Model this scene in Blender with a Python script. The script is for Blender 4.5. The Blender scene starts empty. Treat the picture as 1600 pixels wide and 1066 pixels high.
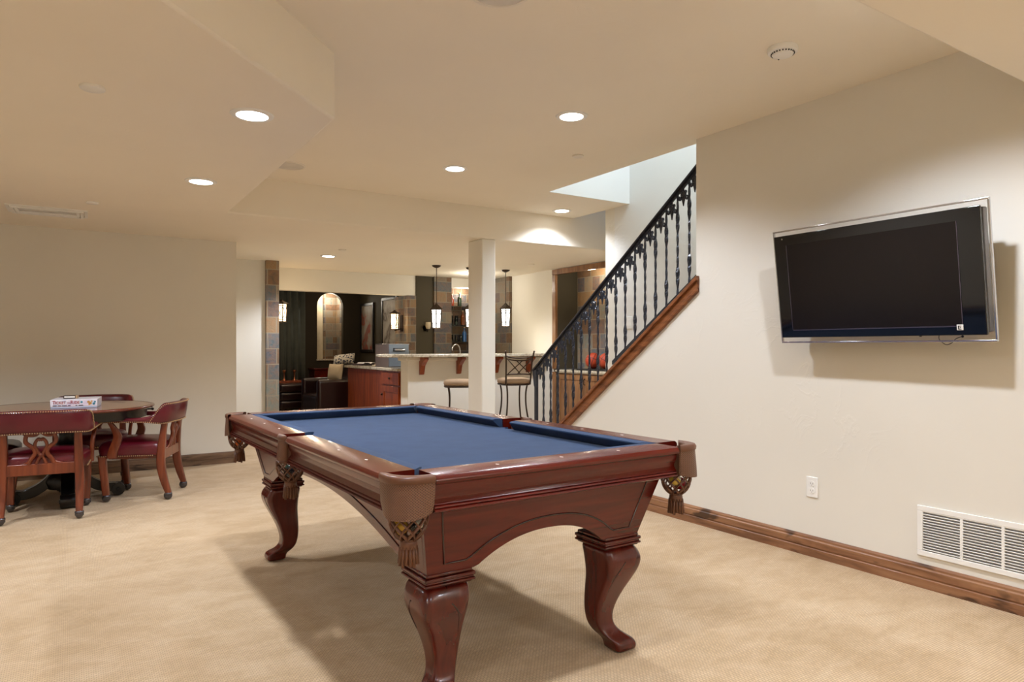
import bpy, bmesh, math, random
from mathutils import Vector, Matrix
random.seed(7)
C = bpy.context.scene.collection
PI = math.pi
sc = bpy.context.scene

# ------------------------------------------------------------------ camera
YAW = math.atan(688/1067)
cam_d = bpy.data.cameras.new('camera'); cam = bpy.data.objects.new('camera', cam_d); C.objects.link(cam)
cam_d.sensor_width = 36; cam_d.lens = 24.0; cam_d.shift_y = 10/1600; cam_d.clip_start = .05
cam.location = (0, 0, 1.2); cam.rotation_euler = (PI/2, 0, -YAW)
sc.camera = cam
# ------------------------------------------------------------------ world, exposure
w = bpy.data.worlds.new('world'); sc.world = w; w.use_nodes = True
w.node_tree.nodes['Background'].inputs[0].default_value = (.8, .87, 1, 1)
w.node_tree.nodes['Background'].inputs[1].default_value = .3
sc.view_settings.view_transform = 'Standard'; sc.view_settings.look = 'None'
sc.view_settings.gamma = 1; sc.view_settings.use_curve_mapping = False
sc.view_settings.exposure = 0.15
sc.cycles.use_denoising = True
sc.cycles.max_bounces = 10; sc.cycles.diffuse_bounces = 7; sc.cycles.glossy_bounces = 4
sc.cycles.transmission_bounces = 6; sc.cycles.transparent_max_bounces = 8
sc.cycles.sample_clamp_indirect = 6
sc.cycles.caustics_reflective = False; sc.cycles.caustics_refractive = False
WARM = (.94, 1, 1.12)
SPOT_W = 104

# ------------------------------------------------------------------ materials
def srgb(r, g, b):
    f = lambda c: (c/255/12.92) if c/255 <= .04045 else ((c/255+.055)/1.055)**2.4
    return (f(r), f(g), f(b), 1)
class NT:
    def __init__(s, name, rough=.5, spec=.5, metal=0, coat=0):
        s.m = bpy.data.materials.new(name); s.m.use_nodes = True
        s.t = s.m.node_tree; s.b = s.t.nodes['Principled BSDF']
        s.b.inputs['Roughness'].default_value = rough; s.b.inputs['Metallic'].default_value = metal
        s.b.inputs['Specular IOR Level'].default_value = spec; s.b.inputs['Coat Weight'].default_value = coat
        s.b.inputs['Coat Roughness'].default_value = .12
    def n(s, kind, **kw):
        x = s.t.nodes.new('ShaderNode'+kind)
        for k, v in kw.items():
            if k in x.inputs: x.inputs[k].default_value = v
            else: setattr(x, k, v)
        return x
    def l(s, a, b): s.t.links.new(a, b)
    def coord(s, scale=(1, 1, 1), out='Object', rot=(0, 0, 0)):
        c = s.n('TexCoord'); m = s.n('Mapping'); m.inputs['Scale'].default_value = scale; m.inputs['Rotation'].default_value = rot
        s.l(c.outputs[out], m.inputs[0]); return m.outputs[0]
    def noise(s, vec, scale=5, detail=3, rough=.5, dist=0):
        x = s.n('TexNoise'); x.inputs['Scale'].default_value = scale; x.inputs['Detail'].default_value = detail
        x.inputs['Roughness'].default_value = rough; x.inputs['Distortion'].default_value = dist
        s.l(vec, x.inputs['Vector']); return x.outputs['Fac']
    def ramp(s, fac, stops, interp='LINEAR'):
        r = s.n('ValToRGB'); r.color_ramp.interpolation = interp
        e = r.color_ramp.elements
        while len(e) < len(stops): e.new(.5)
        for i, (p, c) in enumerate(stops): e[i].position = p; e[i].color = c
        s.l(fac, r.inputs[0]); return r.outputs[0]
    def mix(s, fac, a, b, mode='MIX'):
        x = s.n('Mix'); x.data_type = 'RGBA'; x.blend_type = mode
        for sock, v in ((x.inputs[0], fac), (x.inputs[6], a), (x.inputs[7], b)):
            if isinstance(v, (int, float)): sock.default_value = v
            elif isinstance(v, tuple): sock.default_value = v
            else: s.l(v, sock)
        return x.outputs[2]
    def color(s, v):
        if isinstance(v, tuple): s.b.inputs['Base Color'].default_value = v
        else: s.l(v, s.b.inputs['Base Color'])
    def bump(s, h, strength=.3, dist=.01):
        x = s.n('Bump'); x.inputs['Strength'].default_value = strength; x.inputs['Distance'].default_value = dist
        s.l(h, x.inputs['Height']); s.l(x.outputs[0], s.b.inputs['Normal'])

def simple(name, col, rough=.5, spec=.5, metal=0, coat=0, var=.08, vs=8):
    t = NT(name, rough, spec, metal, coat)
    nz = t.noise(t.coord(), vs, 3)
    d = tuple(c*(1-var) for c in col[:3])+(1,); h = tuple(min(1, c*(1+var)) for c in col[:3])+(1,)
    t.color(t.ramp(nz, [(.3, d), (.7, h)])); return t.m
def paint(name, col):
    t = NT(name, .75, .25)
    v = t.coord()
    nz = t.noise(v, 1.3, 3)
    d = tuple(c*.975 for c in col[:3])+(1,)
    t.color(t.ramp(nz, [(.35, d), (.65, col)]))
    n1 = t.noise(v, 3.0, 5, .55, 1.2)
    rr = t.ramp(n1, [(.47, (0, 0, 0, 1)), (.5, (1, 1, 1, 1)), (.53, (0, 0, 0, 1))])
    sp = t.noise(v, 1.1, 1)
    rr2 = t.mix(t.ramp(sp, [(.52, (0, 0, 0, 1)), (.62, (1, 1, 1, 1))]), (0, 0, 0, 1), rr)
    t.bump(t.mix(.12, rr2, t.noise(v, 40, 3)), .12, .006); return t.m
def wood(name, dark, mid, light, axis='Z', rough=.28, coat=.5, sc_=1.0, knots=False):
    t = NT(name, rough, .4, 0, coat)
    st = {'X': (.09, 1, 1), 'Y': (1, .09, 1), 'Z': (1, 1, .09)}[axis]
    v = t.coord(tuple(a*sc_ for a in st))
    n1 = t.noise(v, 22, 5, .6, .6); n2 = t.noise(t.coord(), 3.5, 3)
    c = t.ramp(n1, [(.3, dark), (.52, mid), (.72, light)])
    c = t.mix(t.ramp(n2, [(.35, (0, 0, 0, 1)), (.7, (.16, .16, .16, 1))]), c, dark)
    if knots:
        kn = t.noise(t.coord(tuple((2.2 if q > .5 else .9) for q in st)), 4.5, 3, .5, .3)
        c = t.mix(t.ramp(kn, [(.60, (0, 0, 0, 1)), (.68, (.85, .85, .85, 1))]), c, tuple(x*.28 for x in dark[:3])+(1,))
    t.color(c); t.bump(n1, .02, .003); return t.m
def emis(name, col, strength, base=(.9, .9, .88, 1)):
    t = NT(name, .4); t.color(base)
    t.b.inputs['Emission Color'].default_value = col+(1,) if len(col) == 3 else col
    t.b.inputs['Emission Strength'].default_value = strength; return t.m
def glassm(name, col=(1, 1, 1, 1), rough=.02):
    t = NT(name, rough, .5); t.color(col); t.b.inputs['Transmission Weight'].default_value = 1
    t.b.inputs['IOR'].default_value = 1.45; return t.m
def slate(name, bw=.34, rh=.16, sharp=1.0, dim=1.0, horiz='xy'):
    t = NT(name, .6, .4)
    c = t.n('TexCoord'); sp = t.n('SeparateXYZ'); t.l(c.outputs['Object'], sp.inputs[0])
    ad = t.n('Math', operation='ADD'); t.l(sp.outputs[0], ad.inputs[0]); t.l(sp.outputs[1], ad.inputs[1])
    cb = t.n('CombineXYZ'); t.l(ad.outputs[0], cb.inputs[0]); t.l(sp.outputs[2], cb.inputs[1])
    nz0 = t.n('TexNoise'); nz0.inputs['Scale'].default_value = 1.7; t.l(cb.outputs[0], nz0.inputs['Vector'])
    vm = t.n('VectorMath', operation='MULTIPLY_ADD'); vm.inputs[1].default_value = (.03, .03, 0)
    t.l(nz0.outputs['Color'], vm.inputs[0]); t.l(cb.outputs[0], vm.inputs[2])
    br = t.n('TexBrick'); t.l(vm.outputs[0], br.inputs['Vector'])
    br.inputs['Color1'].default_value = (0, 0, 0, 1); br.inputs['Color2'].default_value = (1, 1, 1, 1)
    br.inputs['Mortar'].default_value = (.5, .5, .5, 1); br.inputs['Scale'].default_value = 1
    br.inputs['Mortar Size'].default_value = .006; br.inputs['Brick Width'].default_value = bw; br.inputs['Row Height'].default_value = rh
    br.inputs['Bias'].default_value = 0; br.squash = .55; br.squash_frequency = 2; br.offset = .4
    cols = [(104, 88, 72), (128, 120, 104), (84, 98, 104), (136, 116, 88), (112, 122, 116), (106, 84, 66), (92, 86, 84), (132, 126, 110), (82, 90, 98)]
    stops = [(i/len(cols), tuple(x*dim for x in srgb(*q)[:3])+(1,)) for i, q in enumerate(cols)]
    base = t.ramp(br.outputs['Color'], stops, 'CONSTANT')
    n2 = t.noise(cb.outputs[0], 14, 6, .65, .5)
    base = t.mix(t.ramp(n2, [(.35, (0, 0, 0, 1)), (.75, (.6, .6, .6, 1))]), base, tuple(x*dim for x in srgb(150, 104, 66)[:3])+(1,))
    base = t.mix(t.ramp(n2, [(.25, (.5, .5, .5, 1)), (.42, (0, 0, 0, 1))]), base, tuple(x*dim for x in srgb(56, 58, 62)[:3])+(1,))
    t.color(t.mix(br.outputs['Fac'], base, tuple(x*dim for x in srgb(140, 130, 112)[:3])+(1,)))
    t.bump(t.mix(br.outputs['Fac'], n2, (0, 0, 0, 1)), .6, .02); return t.m

def carpet():
    t = NT('carpet', .95, .1)
    v = t.coord()
    big = t.noise(v, 1.6, 4, .55, .8); mid = t.noise(t.coord((1, 1.8, 1), rot=(0, 0, .5)), 5, 4, .6, .6)
    f = t.mix(.5, big, mid)
    base = t.ramp(f, [(.36, srgb(192, 164, 126)), (.5, srgb(203, 176, 140)), (.64, srgb(213, 188, 154))])
    br = t.n('TexBrick'); t.l(v, br.inputs['Vector'])
    br.inputs['Color1'].default_value = (1, 1, 1, 1); br.inputs['Color2'].default_value = (.82, .82, .82, 1)
    br.inputs['Mortar'].default_value = (.28, .28, .28, 1); br.inputs['Scale'].default_value = 1
    br.inputs['Mortar Size'].default_value = .0022; br.inputs['Mortar Smooth'].default_value = .9
    br.inputs['Brick Width'].default_value = .015; br.inputs['Row Height'].default_value = .0095
    t.color(t.mix(.62, base, br.outputs['Color'], 'MULTIPLY'))
    t.bump(br.outputs['Color'], .5, .004)
    t.b.inputs['Sheen Weight'].default_value = .15
    return t.m

WALL = srgb(225, 222, 212)
M = dict(
 wall=paint('wall_paint', WALL), ceil=paint('ceiling_paint', srgb(240, 233, 218)), white=paint('upper_wall_paint', srgb(224, 224, 220)),
 olive=paint('olive_paint', srgb(70, 64, 50)), dark=paint('dark_wall_paint', srgb(52, 46, 36)),
 carpet=carpet(),
 cherry=wood('cherry_wood', srgb(64, 12, 6), srgb(84, 17, 8), srgb(96, 24, 12), 'Y', .26, .3),
 cherryx=wood('cherry_wood_end', srgb(68, 13, 6), srgb(86, 18, 8), srgb(98, 25, 12), 'X', .26, .3),
 cherryz=wood('cherry_wood_leg', srgb(62, 16, 9), srgb(82, 22, 12), srgb(94, 29, 17), 'Z', .26, .4),
 cherryshade=simple('cherry_groove_shade', srgb(46, 10, 6), .25, .5, 0, .5),  # shade of panel grooves and carving put into the colour
 groove=simple('dark_stain', srgb(36, 10, 8), .35, .5, 0, .3),
 chairw=wood('chair_wood', srgb(74, 28, 12), srgb(112, 48, 22), srgb(134, 66, 36), 'Z', .32, .4),
 tabletop=wood('table_top_wood', srgb(96, 46, 26), srgb(140, 80, 50), srgb(164, 104, 70), 'X', .16, .8, .6),
 tableedge=simple('table_edge_wood', srgb(96, 38, 22), .2, .5, 0, .6),
 blackw=simple('black_lacquer', srgb(14, 12, 11), .3, .4, 0, .15),
 knotty=wood('knotty_alder', srgb(92, 58, 36), srgb(138, 96, 66), srgb(160, 118, 84), 'Y', .45, .15, 1, True),
 knottyx=wood('knotty_alder_x', srgb(84, 62, 46), srgb(124, 98, 76), srgb(146, 118, 94), 'X', .45, .15, 1, True),
 stringer=wood('stringer_wood', srgb(84, 46, 24), srgb(132, 80, 46), srgb(154, 98, 60), 'Y', .35, .3, 1, False),
 cabw=wood('cabinet_wood', srgb(96, 38, 12), srgb(138, 60, 22), srgb(162, 78, 32), 'Z', .35, .3),
 nichew=wood('niche_cabinet_wood', srgb(96, 62, 34), srgb(140, 98, 60), srgb(160, 118, 76), 'Z', .4, .2),
 burg=simple('burgundy_leather', srgb(86, 10, 26), .3, .5, 0, .15, .18, 5),
 brass=simple('brass_nails', srgb(206, 178, 140), .3, .5, .8),
 brown=simple('pocket_leather', srgb(98, 62, 42), .42, .45, 0, .1, .18, 18),
 felt=None, iron=simple('wrought_iron', srgb(46, 50, 60), .38, .5, .35, .1, .2, 30),
 castor=simple('caster_metal', srgb(92, 90, 94), .22, .5, .8),
 bronze=simple('bronze_metal', srgb(58, 44, 34), .4, .5, .6),
 chrome=simple('chrome', srgb(210, 210, 214), .15, .5, 1, 0, .02),
 steel=simple('stainless', srgb(120, 132, 146), .35, .5, .7, 0, .05),
 plastic=simple('white_plastic', srgb(236, 236, 232), .4, .5, 0, 0, .02),
 offwhite=simple('off_white_plastic', srgb(232, 226, 214), .5, .4, 0, 0, .02),
 tvblack=simple('gloss_black', srgb(6, 6, 8), .05, .5, 0, .5, .02),
 screen=simple('dark_screen', srgb(20, 15, 14), .22, .35, 0, 0, .03),
 tvside=simple('tv_side', srgb(120, 118, 120), .35, .5, .6),
 pane=glassm('clear_pane'), glass=glassm('shelf_glass', (.85, .95, .92, 1)),
 mirror=simple('mirror', srgb(190, 196, 190), .04, .5, 1, 0, .01),
 frosted=emis('lantern_glass', (1, .80, .50), 2.2), frosted2=emis('pendant_glass', (1, .96, .88), 2.6),
 lampw=emis('lamp_white', (1, .96, .9), 14),
 slate=slate('slate_tiles', dim=.72), slate2=slate('slate_ledger', .26, .13, dim=.85), slatebig=slate('slate_large', .30, .2, dim=1.2),
 granite=None, darkleather=simple('dark_leather', srgb(34, 14, 12), .3, .5, 0, .2, .2, 9),
 cream=simple('cream_fabric', srgb(196, 182, 156), .9, .1), curtain=simple('curtain_fabric', srgb(80, 84, 78), .8, .2),
 seatf=simple('stool_fabric', srgb(150, 126, 100), .8, .2), basket=None,
 blk=simple('black_plastic', srgb(18, 18, 20), .4), greysp=simple('speaker_mesh', srgb(214, 210, 202), .8),
)
def felt():
    t = NT('blue_felt', .9, .15); v = t.coord()
    t.color(t.ramp(t.noise(v, 9, 5, .6), [(.3, srgb(37, 57, 86)), (.7, srgb(45, 66, 96))]))
    t.b.inputs['Sheen Weight'].default_value = .08; t.bump(t.noise(v, 500, 2), .15, .001); return t.m
def granite():
    t = NT('granite', .2, .5, 0, .3); v = t.coord()
    t.color(t.ramp(t.noise(v, 38, 5, .7), [(.3, srgb(92, 84, 70)), (.45, srgb(176, 166, 144)), (.6, srgb(206, 198, 178)), (.75, srgb(150, 134, 108))])); return t.m
def ballm():
    t = NT('basketball_rubber', .6, .4)
    c = t.n('TexCoord'); s = t.n('SeparateXYZ'); t.l(c.outputs['Object'], s.inputs[0])
    w1 = t.ramp(s.outputs[0], [(.485, (0, 0, 0, 1)), (.5, (1, 1, 1, 1)), (.515, (0, 0, 0, 1))])
    mn = t.n('Math', operation='ABSOLUTE'); t.l(s.outputs[1], mn.inputs[0])
    ln = t.ramp(mn.outputs[0], [(0, (1, 1, 1, 1)), (.006, (0, 0, 0, 1))])
    ab = t.n('Math', operation='ABSOLUTE'); t.l(s.outputs[2], ab.inputs[0])
    ln2 = t.ramp(ab.outputs[0], [(0, (1, 1, 1, 1)), (.006, (0, 0, 0, 1))])
    col = t.mix(ln, srgb(172, 62, 30), srgb(20, 14, 12)); col = t.mix(ln2, col, srgb(20, 14, 12))
    t.color(col); t.bump(t.noise(t.coord(), 160, 1), .3, .002); return t.m
def weave():
    t = NT('woven_leather', .38, .5, 0, .15); c = t.coord(rot=(0, 0, 0))
    s = t.n('SeparateXYZ'); t.l(c, s.inputs[0])
    def m(op, a, b):
        x = t.n('Math', operation=op)
        for i, q in enumerate((a, b)):
            if isinstance(q, (int, float)): x.inputs[i].default_value = q
            elif q is not None: t.l(q, x.inputs[i])
        return x.outputs[0]
    h = m('SUBTRACT', s.outputs[0], s.outputs[1])
    a = m('SINE', m('MULTIPLY', m('ADD', m('MULTIPLY', h, .75), s.outputs[2]), 800), None)
    b = m('SINE', m('MULTIPLY', m('SUBTRACT', m('MULTIPLY', h, .75), s.outputs[2]), 800), None)
    hh = m('MAXIMUM', a, b)
    t.color(t.ramp(hh, [(.0, srgb(70, 43, 28)), (.5, srgb(112, 75, 52))])); t.bump(hh, .5, .002); return t.m
M['felt'] = felt(); M['granite'] = granite(); M['basket'] = ballm(); M['weave'] = weave()

# ------------------------------------------------------------------ mesh helpers
class MB:
    def __init__(s): s.v = []; s.f = []
    def add(s, vs, fs):
        o = len(s.v); s.v += [tuple(p) for p in vs]; s.f += [tuple(i+o for i in f) for f in fs]; return s
    def box(s, x0, x1, y0, y1, z0, z1, mat=None):
        vs = [Vector((x, y, z)) for z in (z0, z1) for y in (y0, y1) for x in (x0, x1)]
        if mat: vs = [mat @ p for p in vs]
        return s.add(vs, [(0, 2, 3, 1), (4, 5, 7, 6), (0, 1, 5, 4), (2, 6, 7, 3), (0, 4, 6, 2), (1, 3, 7, 5)])
    def prism(s, pts, a0, a1, axis='Z'):
        n = len(pts)
        def P(p, a): return {'Z': (p[0], p[1], a), 'X': (a, p[0], p[1]), 'Y': (p[0], a, p[1])}[axis]
        vs = [P(p, a0) for p in pts]+[P(p, a1) for p in pts]
        fs = [tuple(range(n-1, -1, -1)), tuple(range(n, 2*n))]+[(i, (i+1) % n, (i+1) % n+n, i+n) for i in range(n)]
        return s.add(vs, fs)
    def loft(s, rows, closed=False, cap=False, wrap=False):
        n = len(rows[0]); vs = [p for r in rows for p in r]; fs = []
        R = len(rows)
        for i in range(R if wrap else R-1):
            j = (i+1) % R
            for k in range(n if closed else n-1):
                l = (k+1) % n; fs.append((i*n+k, i*n+l, j*n+l, j*n+k))
        if cap and closed: fs.append(tuple(range(n-1, -1, -1))); fs.append(tuple((R-1)*n+k for k in range(n)))
        return s.add(vs, fs)
    def tube(s, path, r, n=8, cap=True, flat=1.0, closed=False):
        P = [Vector(p) for p in path]; R = r if isinstance(r, (list, tuple)) else [r]*len(P)
        rows = []; up = Vector((0, 0, 1)); prev = None
        for i, p in enumerate(P):
            if closed: d = (P[(i+1) % len(P)]-P[i-1])
            else: d = (P[min(i+1, len(P)-1)]-P[max(i-1, 0)])
            if d.length < 1e-9: d = Vector((0, 0, 1))
            d.normalize()
            if prev is None:
                a = d.cross(up); a = a if a.length > .05 else d.cross(Vector((0, 1, 0)))
            else: a = prev-d*prev.dot(d)
            a.normalize(); prev = a; b = d.cross(a)
            rows.append([p+(a*math.cos(2*PI*k/n)+b*math.sin(2*PI*k/n)*flat)*R[i] for k in range(n)])
        return s.loft(rows, True, cap and not closed, closed)
    def lathe(s, prof, c=(0, 0, 0), n=24, cap=True):
        rows = [[(c[0]+r*math.cos(2*PI*k/n), c[1]+r*math.sin(2*PI*k/n), c[2]+z) for k in range(n)] for r, z in prof]
        return s.loft(rows, True, cap)
    def sphere(s, c, r, n=16, m=10, sc_=(1, 1, 1)):
        prof = [(max(1e-4, r*math.sin(PI*i/m)), -r*math.cos(PI*i/m)) for i in range(m+1)]
        rows = [[(c[0]+q*math.cos(2*PI*k/n)*sc_[0], c[1]+q*math.sin(2*PI*k/n)*sc_[1], c[2]+z*sc_[2]) for k in range(n)] for q, z in prof]
        return s.loft(rows, True, True)
    def xf(s, mat):
        s.v = [tuple(mat @ Vector(p)) for p in s.v]; return s
    def build(s, name, mat, parent=None, bevel=0, smooth=False, label=None, seg=2, subsurf=0):
        me = bpy.data.meshes.new(name); me.from_pydata(s.v, [], s.f)
        bm = bmesh.new(); bm.from_mesh(me); bmesh.ops.recalc_face_normals(bm, faces=bm.faces); bm.to_mesh(me); bm.free()
        me.materials.append(mat)
        o = bpy.data.objects.new(name, me); C.objects.link(o)
        if smooth:
            me.polygons.foreach_set('use_smooth', [True]*len(me.polygons))
            if smooth != 'all':
                me.set_sharp_from_angle(angle=math.radians(smooth if smooth is not True else 40))
        if bevel:
            b = o.modifiers.new('bevel', 'BEVEL'); b.width = bevel; b.segments = seg; b.limit_method = 'ANGLE'; b.angle_limit = math.radians(40)
            b.harden_normals = False
            if not smooth:
                me.polygons.foreach_set('use_smooth', [True]*len(me.polygons)); me.set_sharp_from_angle(angle=math.radians(30))
        if subsurf:
            q = o.modifiers.new('sub', 'SUBSURF'); q.levels = q.render_levels = subsurf
        if parent: o.parent = parent
        if label: o['label'] = label
        return o
def thing(name, label, cat, loc=(0, 0, 0), rz=0, group=None):
    o = bpy.data.objects.new(name, None); C.objects.link(o); o.location = loc; o.rotation_euler = (0, 0, rz)
    o.empty_display_size = .1; o['label'] = label; o['category'] = cat
    if group: o['group'] = group
    return o
def tag(o, label, cat, group=None):
    o['label'] = label; o['category'] = cat
    if group: o['group'] = group
    return o
def struct(o, label=None):
    o['kind'] = 'structure'
    if label: o['label'] = label
    return o
def dup(root, loc, rz, label, group=None, name=None):
    r = root.copy(); C.objects.link(r); r.location = loc; r.rotation_euler = (0, 0, rz); r['label'] = label
    if group: r['group'] = group
    for ch in list(root.children):
        c = ch.copy(); C.objects.link(c); c.parent = r
        for g in list(ch.children):
            d = g.copy(); C.objects.link(d); d.parent = c
    return r
def B(*a): return MB().box(*a)

# ------------------------------------------------------------------ structure
XR = 3.579      # room face of the right wall
ZL, ZH = 2.30, 2.62
YB = 5.95
struct(B(-2.7, 8.4, -3.1, 14.6, -.1, 0).build('floor', M['carpet']), 'tan patterned loop carpet')
def side(d): return 'wall_'+d
# right wall: solid part plus the sloping knee wall under the stair stringer
def zs(y): return 1.667-(y-3.232)*.737      # top of stringer
def zrl(y): return 2.478-(y-3.232)*.7377    # top of hand rail
struct(MB().prism([(-3, 0), (-3, ZH+.3), (3.232, ZH+.3), (3.232, zs(3.232)-.03), (5.44, 0)], XR, XR+.13, 'X').build('wall_right', M['wall']), 'cream wall the television hangs on')
struct(B(-2.7, 1.445, 7.56, 7.70, 0, ZL+.1).build('wall_left', M['wall']), 'beige wall behind the round table')
struct(B(-2.7, -2.6, -3, 7.7, 0, ZH+.3).build('wall_far_left', M['wall']))
struct(B(-2.6, XR, -3.1, -3, 0, ZH+.3).build('wall_back', M['wall']))
struct(B(1.30, 2.06, 8.97, 9.2, 0, ZL+.1).build('wall_hall', M['wall']), 'cream wall strip beside the slate pier')
struct(B(1.2, 1.445, 7.70, 8.97, 0, ZL+.1).build('wall_passage', M['wall']))
# ceilings
cb = MB()
cb.prism([(-2.6, 1.0), (3.66, 1.0), (3.66, 5.06), (4.64, 5.06), (4.64, 6.0), (7.0, 6.0), (7.0, 6.2), (-2.6, 6.2)], ZH, ZH+.3)
struct(cb.build('ceiling', M['ceil']), 'high painted ceiling over the pool table')
lo = MB().prism([(-2.6, -.43), (1.07, 3.24), (1.07, YB), (8.3, YB), (8.3, 14.5), (-2.6, 14.5)], ZL, ZH+.3)
struct(lo.build('ceiling_low', M['ceil'], bevel=.012), 'lower soffit and beam')
struct(B(-2.6, XR, -3, 1.235, ZL, ZH+.3).build('ceiling_near', M['ceil'], bevel=.012), 'soffit at the upper right corner')
struct(B(3.475, 3.64, YB+.003, 6.235, 0, ZL).build('trim_1', M['wall'], bevel=.012), 'square cream column under the beam')
# stair hall
struct(B(4.64, 4.78, -1.2, 5.27, 0, 5.2).build('wall_stair', M['white']), 'bright white wall behind the stair railing')
struct(B(3.66, 4.64, 5.05, 5.16, ZH+.0005, 5.2).build('wall_header', M['white']))
struct(B(3.56, 3.66, -1.2, 5.16, ZH+.3, 5.2).build('wall_upper', M['white']))
struct(B(3.56, 4.78, -1.3, -1.2, 0, 5.2).build('wall_stair_end', M['white']))
struct(B(3.56, 4.78, -1.3, 5.2, 5.2, 5.3).build('ceiling_stair', M['white']))
st = MB(); pts = [(5.40, 0)]
z = 0; y = 5.40
for i in range(17):
    z += .199; pts.append((y, z)); y -= .27; pts.append((y, z))
pts.append((y, 0)); st.prism(pts, XR+.131, 4.639, 'X')
struct(st.build('trim_2', M['carpet'], bevel=.01), 'carpeted stair steps behind the knee wall')
struct(B(XR+.13, 4.64, -1.2, y, 0, 3.35).build('floor_landing', M['carpet']))
# bar side wall with the display recess
XW = 5.70; XN = 6.08
wr = MB()
wr.box(XW, XW+.14, 5.95, 6.44, 0, ZL+.1); wr.box(XW, XW+.14, 7.76, 8.22, 0, ZL+.1); wr.box(XW+.04, XW+.14, 8.22, 9.62, 0, ZL+.1)
wr.box(XW, XW+.14, 6.44, 7.76, 2.285, ZL+.1)
struct(wr.build('wall_bar_side', M['wall']), 'cream wall at the end of the bar')
struct(B(4.64, 5.84, 5.27, 5.41, 0, ZH).build('wall_end', M['wall']))
struct(B(5.70, 5.84, 5.41, 5.95, 0, ZH).build('wall_nook', M['wall']))
struct(B(XN, XN+.1, 6.44, 7.78, .89, 2.4).build('wall_recess', M['slatebig']), 'slate tiled back of the display recess')
struct(B(XW+.0205, XN, 7.70, 7.757, .893, 2.284).build('wall_recess_left', M['olive']))
struct(B(XW+.0205, XN, 6.443, 6.50, .893, 2.284).build('wall_recess_right', M['olive']))
struct(B(XW+.14, XN, 6.50, 7.70, 2.285, 2.4).build('ceiling_recess', M['olive']))
tr = MB(); tr.box(XW-.02, XW+.02, 7.69, 7.77, .9, 2.214); tr.box(XW-.02, XW+.02, 6.44, 6.52, .9, 2.214); tr.box(XW-.02, XW, 7.69, 7.77, 0, .86); tr.box(XW-.02, XW, 6.44, 6.52, 0, .86); tr.box(XW-.022, XW+.02, 6.44, 7.77, 2.215, 2.29)
struct(tr.build('trim_3', M['nichew'], bevel=.006), 'stained wood casing around the display recess')
# back bar: slate, olive paint, mirrored shelves
struct(B(4.44, 4.73, 9.60, 9.70, 0, ZL+.1).build('wall_bar_back', M['olive']))
struct(B(4.73, 5.03, 9.56, 9.70, 0, ZL+.1).build('wall_slate', M['slate']), 'slate tiled wall behind the bar')
struct(B(5.03, 5.74, 9.86, 9.96, 0, ZL+.1).build('wall_shelf_back', M['slate2']))
struct(B(5.03, 5.74, 9.60, 9.86, 2.16, ZL+.1).build('ceiling_shelf', M['wall']))
struct(B(XW-.01, XW+.04, 8.90, 9.62, 0, ZL+.1).build('wall_slate_side', M['slate']), 'slate strip at the right of the bar')
# header and living room beyond
struct(B(2.06, 4.44, 9.62, 9.78, 1.995, ZL+.1).build('wall_header_living', M['wall']), 'cream header over the living room opening')
struct(B(2.06, 2.215, 8.90, 9.78, 0, ZL).build('wall_slate_pier', M['slatebig']), 'slate tiled pier left of the living room opening')
struct(B(4.30, 4.44, 9.60, 10.08, 0, 1.995).build('wall_slate_corner', M['slate2']), 'slate corner pier behind the bar')
wl = MB()
wl.box(2.0, 3.945, 13.0, 13.1, 0, 2.5); wl.box(4.455, 4.90, 13.0, 13.1, 0, 2.5); wl.box(3.945, 4.455, 13.0, 13.1, 0, .96)
ar = [(3.945, 2.5)]+[(4.2-.255*math.cos(PI*i/12), 2.0+.255*math.sin(PI*i/12)) for i in range(13)]+[(4.455, 2.5)]
wl.prism(ar, 13.0, 13.1, 'Y')
struct(wl.build('wall_living', M['dark']), 'dark living room wall with an arched niche')
struct(B(4.20, 4.5, 13.42, 13.55, .9, 2.4).build('wall_niche', M['slate2']), 'stone at the back of the arched niche')
struct(B(3.84, 4.199, 13.45, 13.56, .9, 2.4).build('wall_niche_pale', M['cream']))
struct(B(3.845, 3.945, 13.1, 13.55, .9, 2.4).build('wall_niche_left', M['cream']))
struct(B(4.455, 4.555, 13.1, 13.55, .9, 2.4).build('wall_niche_right', M['slate2']))
struct(B(3.93, 4.47, 12.97, 13.45, .945, .975).build('trim_4', M['granite'], bevel=.004), 'pale stone sill of the arched niche')
struct(B(4.80, 4.9, 10.08, 13.0, 0, 2.5).build('wall_pictures', M['olive']))
struct(B(4.44, 4.9, 10.0, 10.08, 0, 2.5).build('wall_pictures_end', M['olive']))
struct(B(1.0, 1.1, 9.2, 13.1, 0, 2.5).build('wall_living_left', M['dark']))
# baseboards
def baseb(name, a, b, nrm, mat, h=.118):
    # a->b along the wall foot, nrm points into the room
    prof = [(0, 0), (.018, 0), (.018, .045), (.013, .05), (.013, .054), (.018, .058), (.018, .092), (.012, .098), (.012, .108), (.006, h), (0, h)]
    A = Vector((a[0], a[1], 0)); Bv = Vector((b[0], b[1], 0)); N = Vector((nrm[0], nrm[1], 0))
    rows = [[A+N*p+Vector((0, 0, q)) for p, q in prof], [Bv+N*p+Vector((0, 0, q)) for p, q in prof]]
    return struct(MB().loft(rows, True, True).build(name, mat))
baseb('baseboard_right', (XR, -2.9), (XR, 5.30), (-1, 0), M['knotty'])
baseb('baseboard_left', (-2.5, 7.56), (1.445, 7.56), (0, -1), M['knottyx'])
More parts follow.
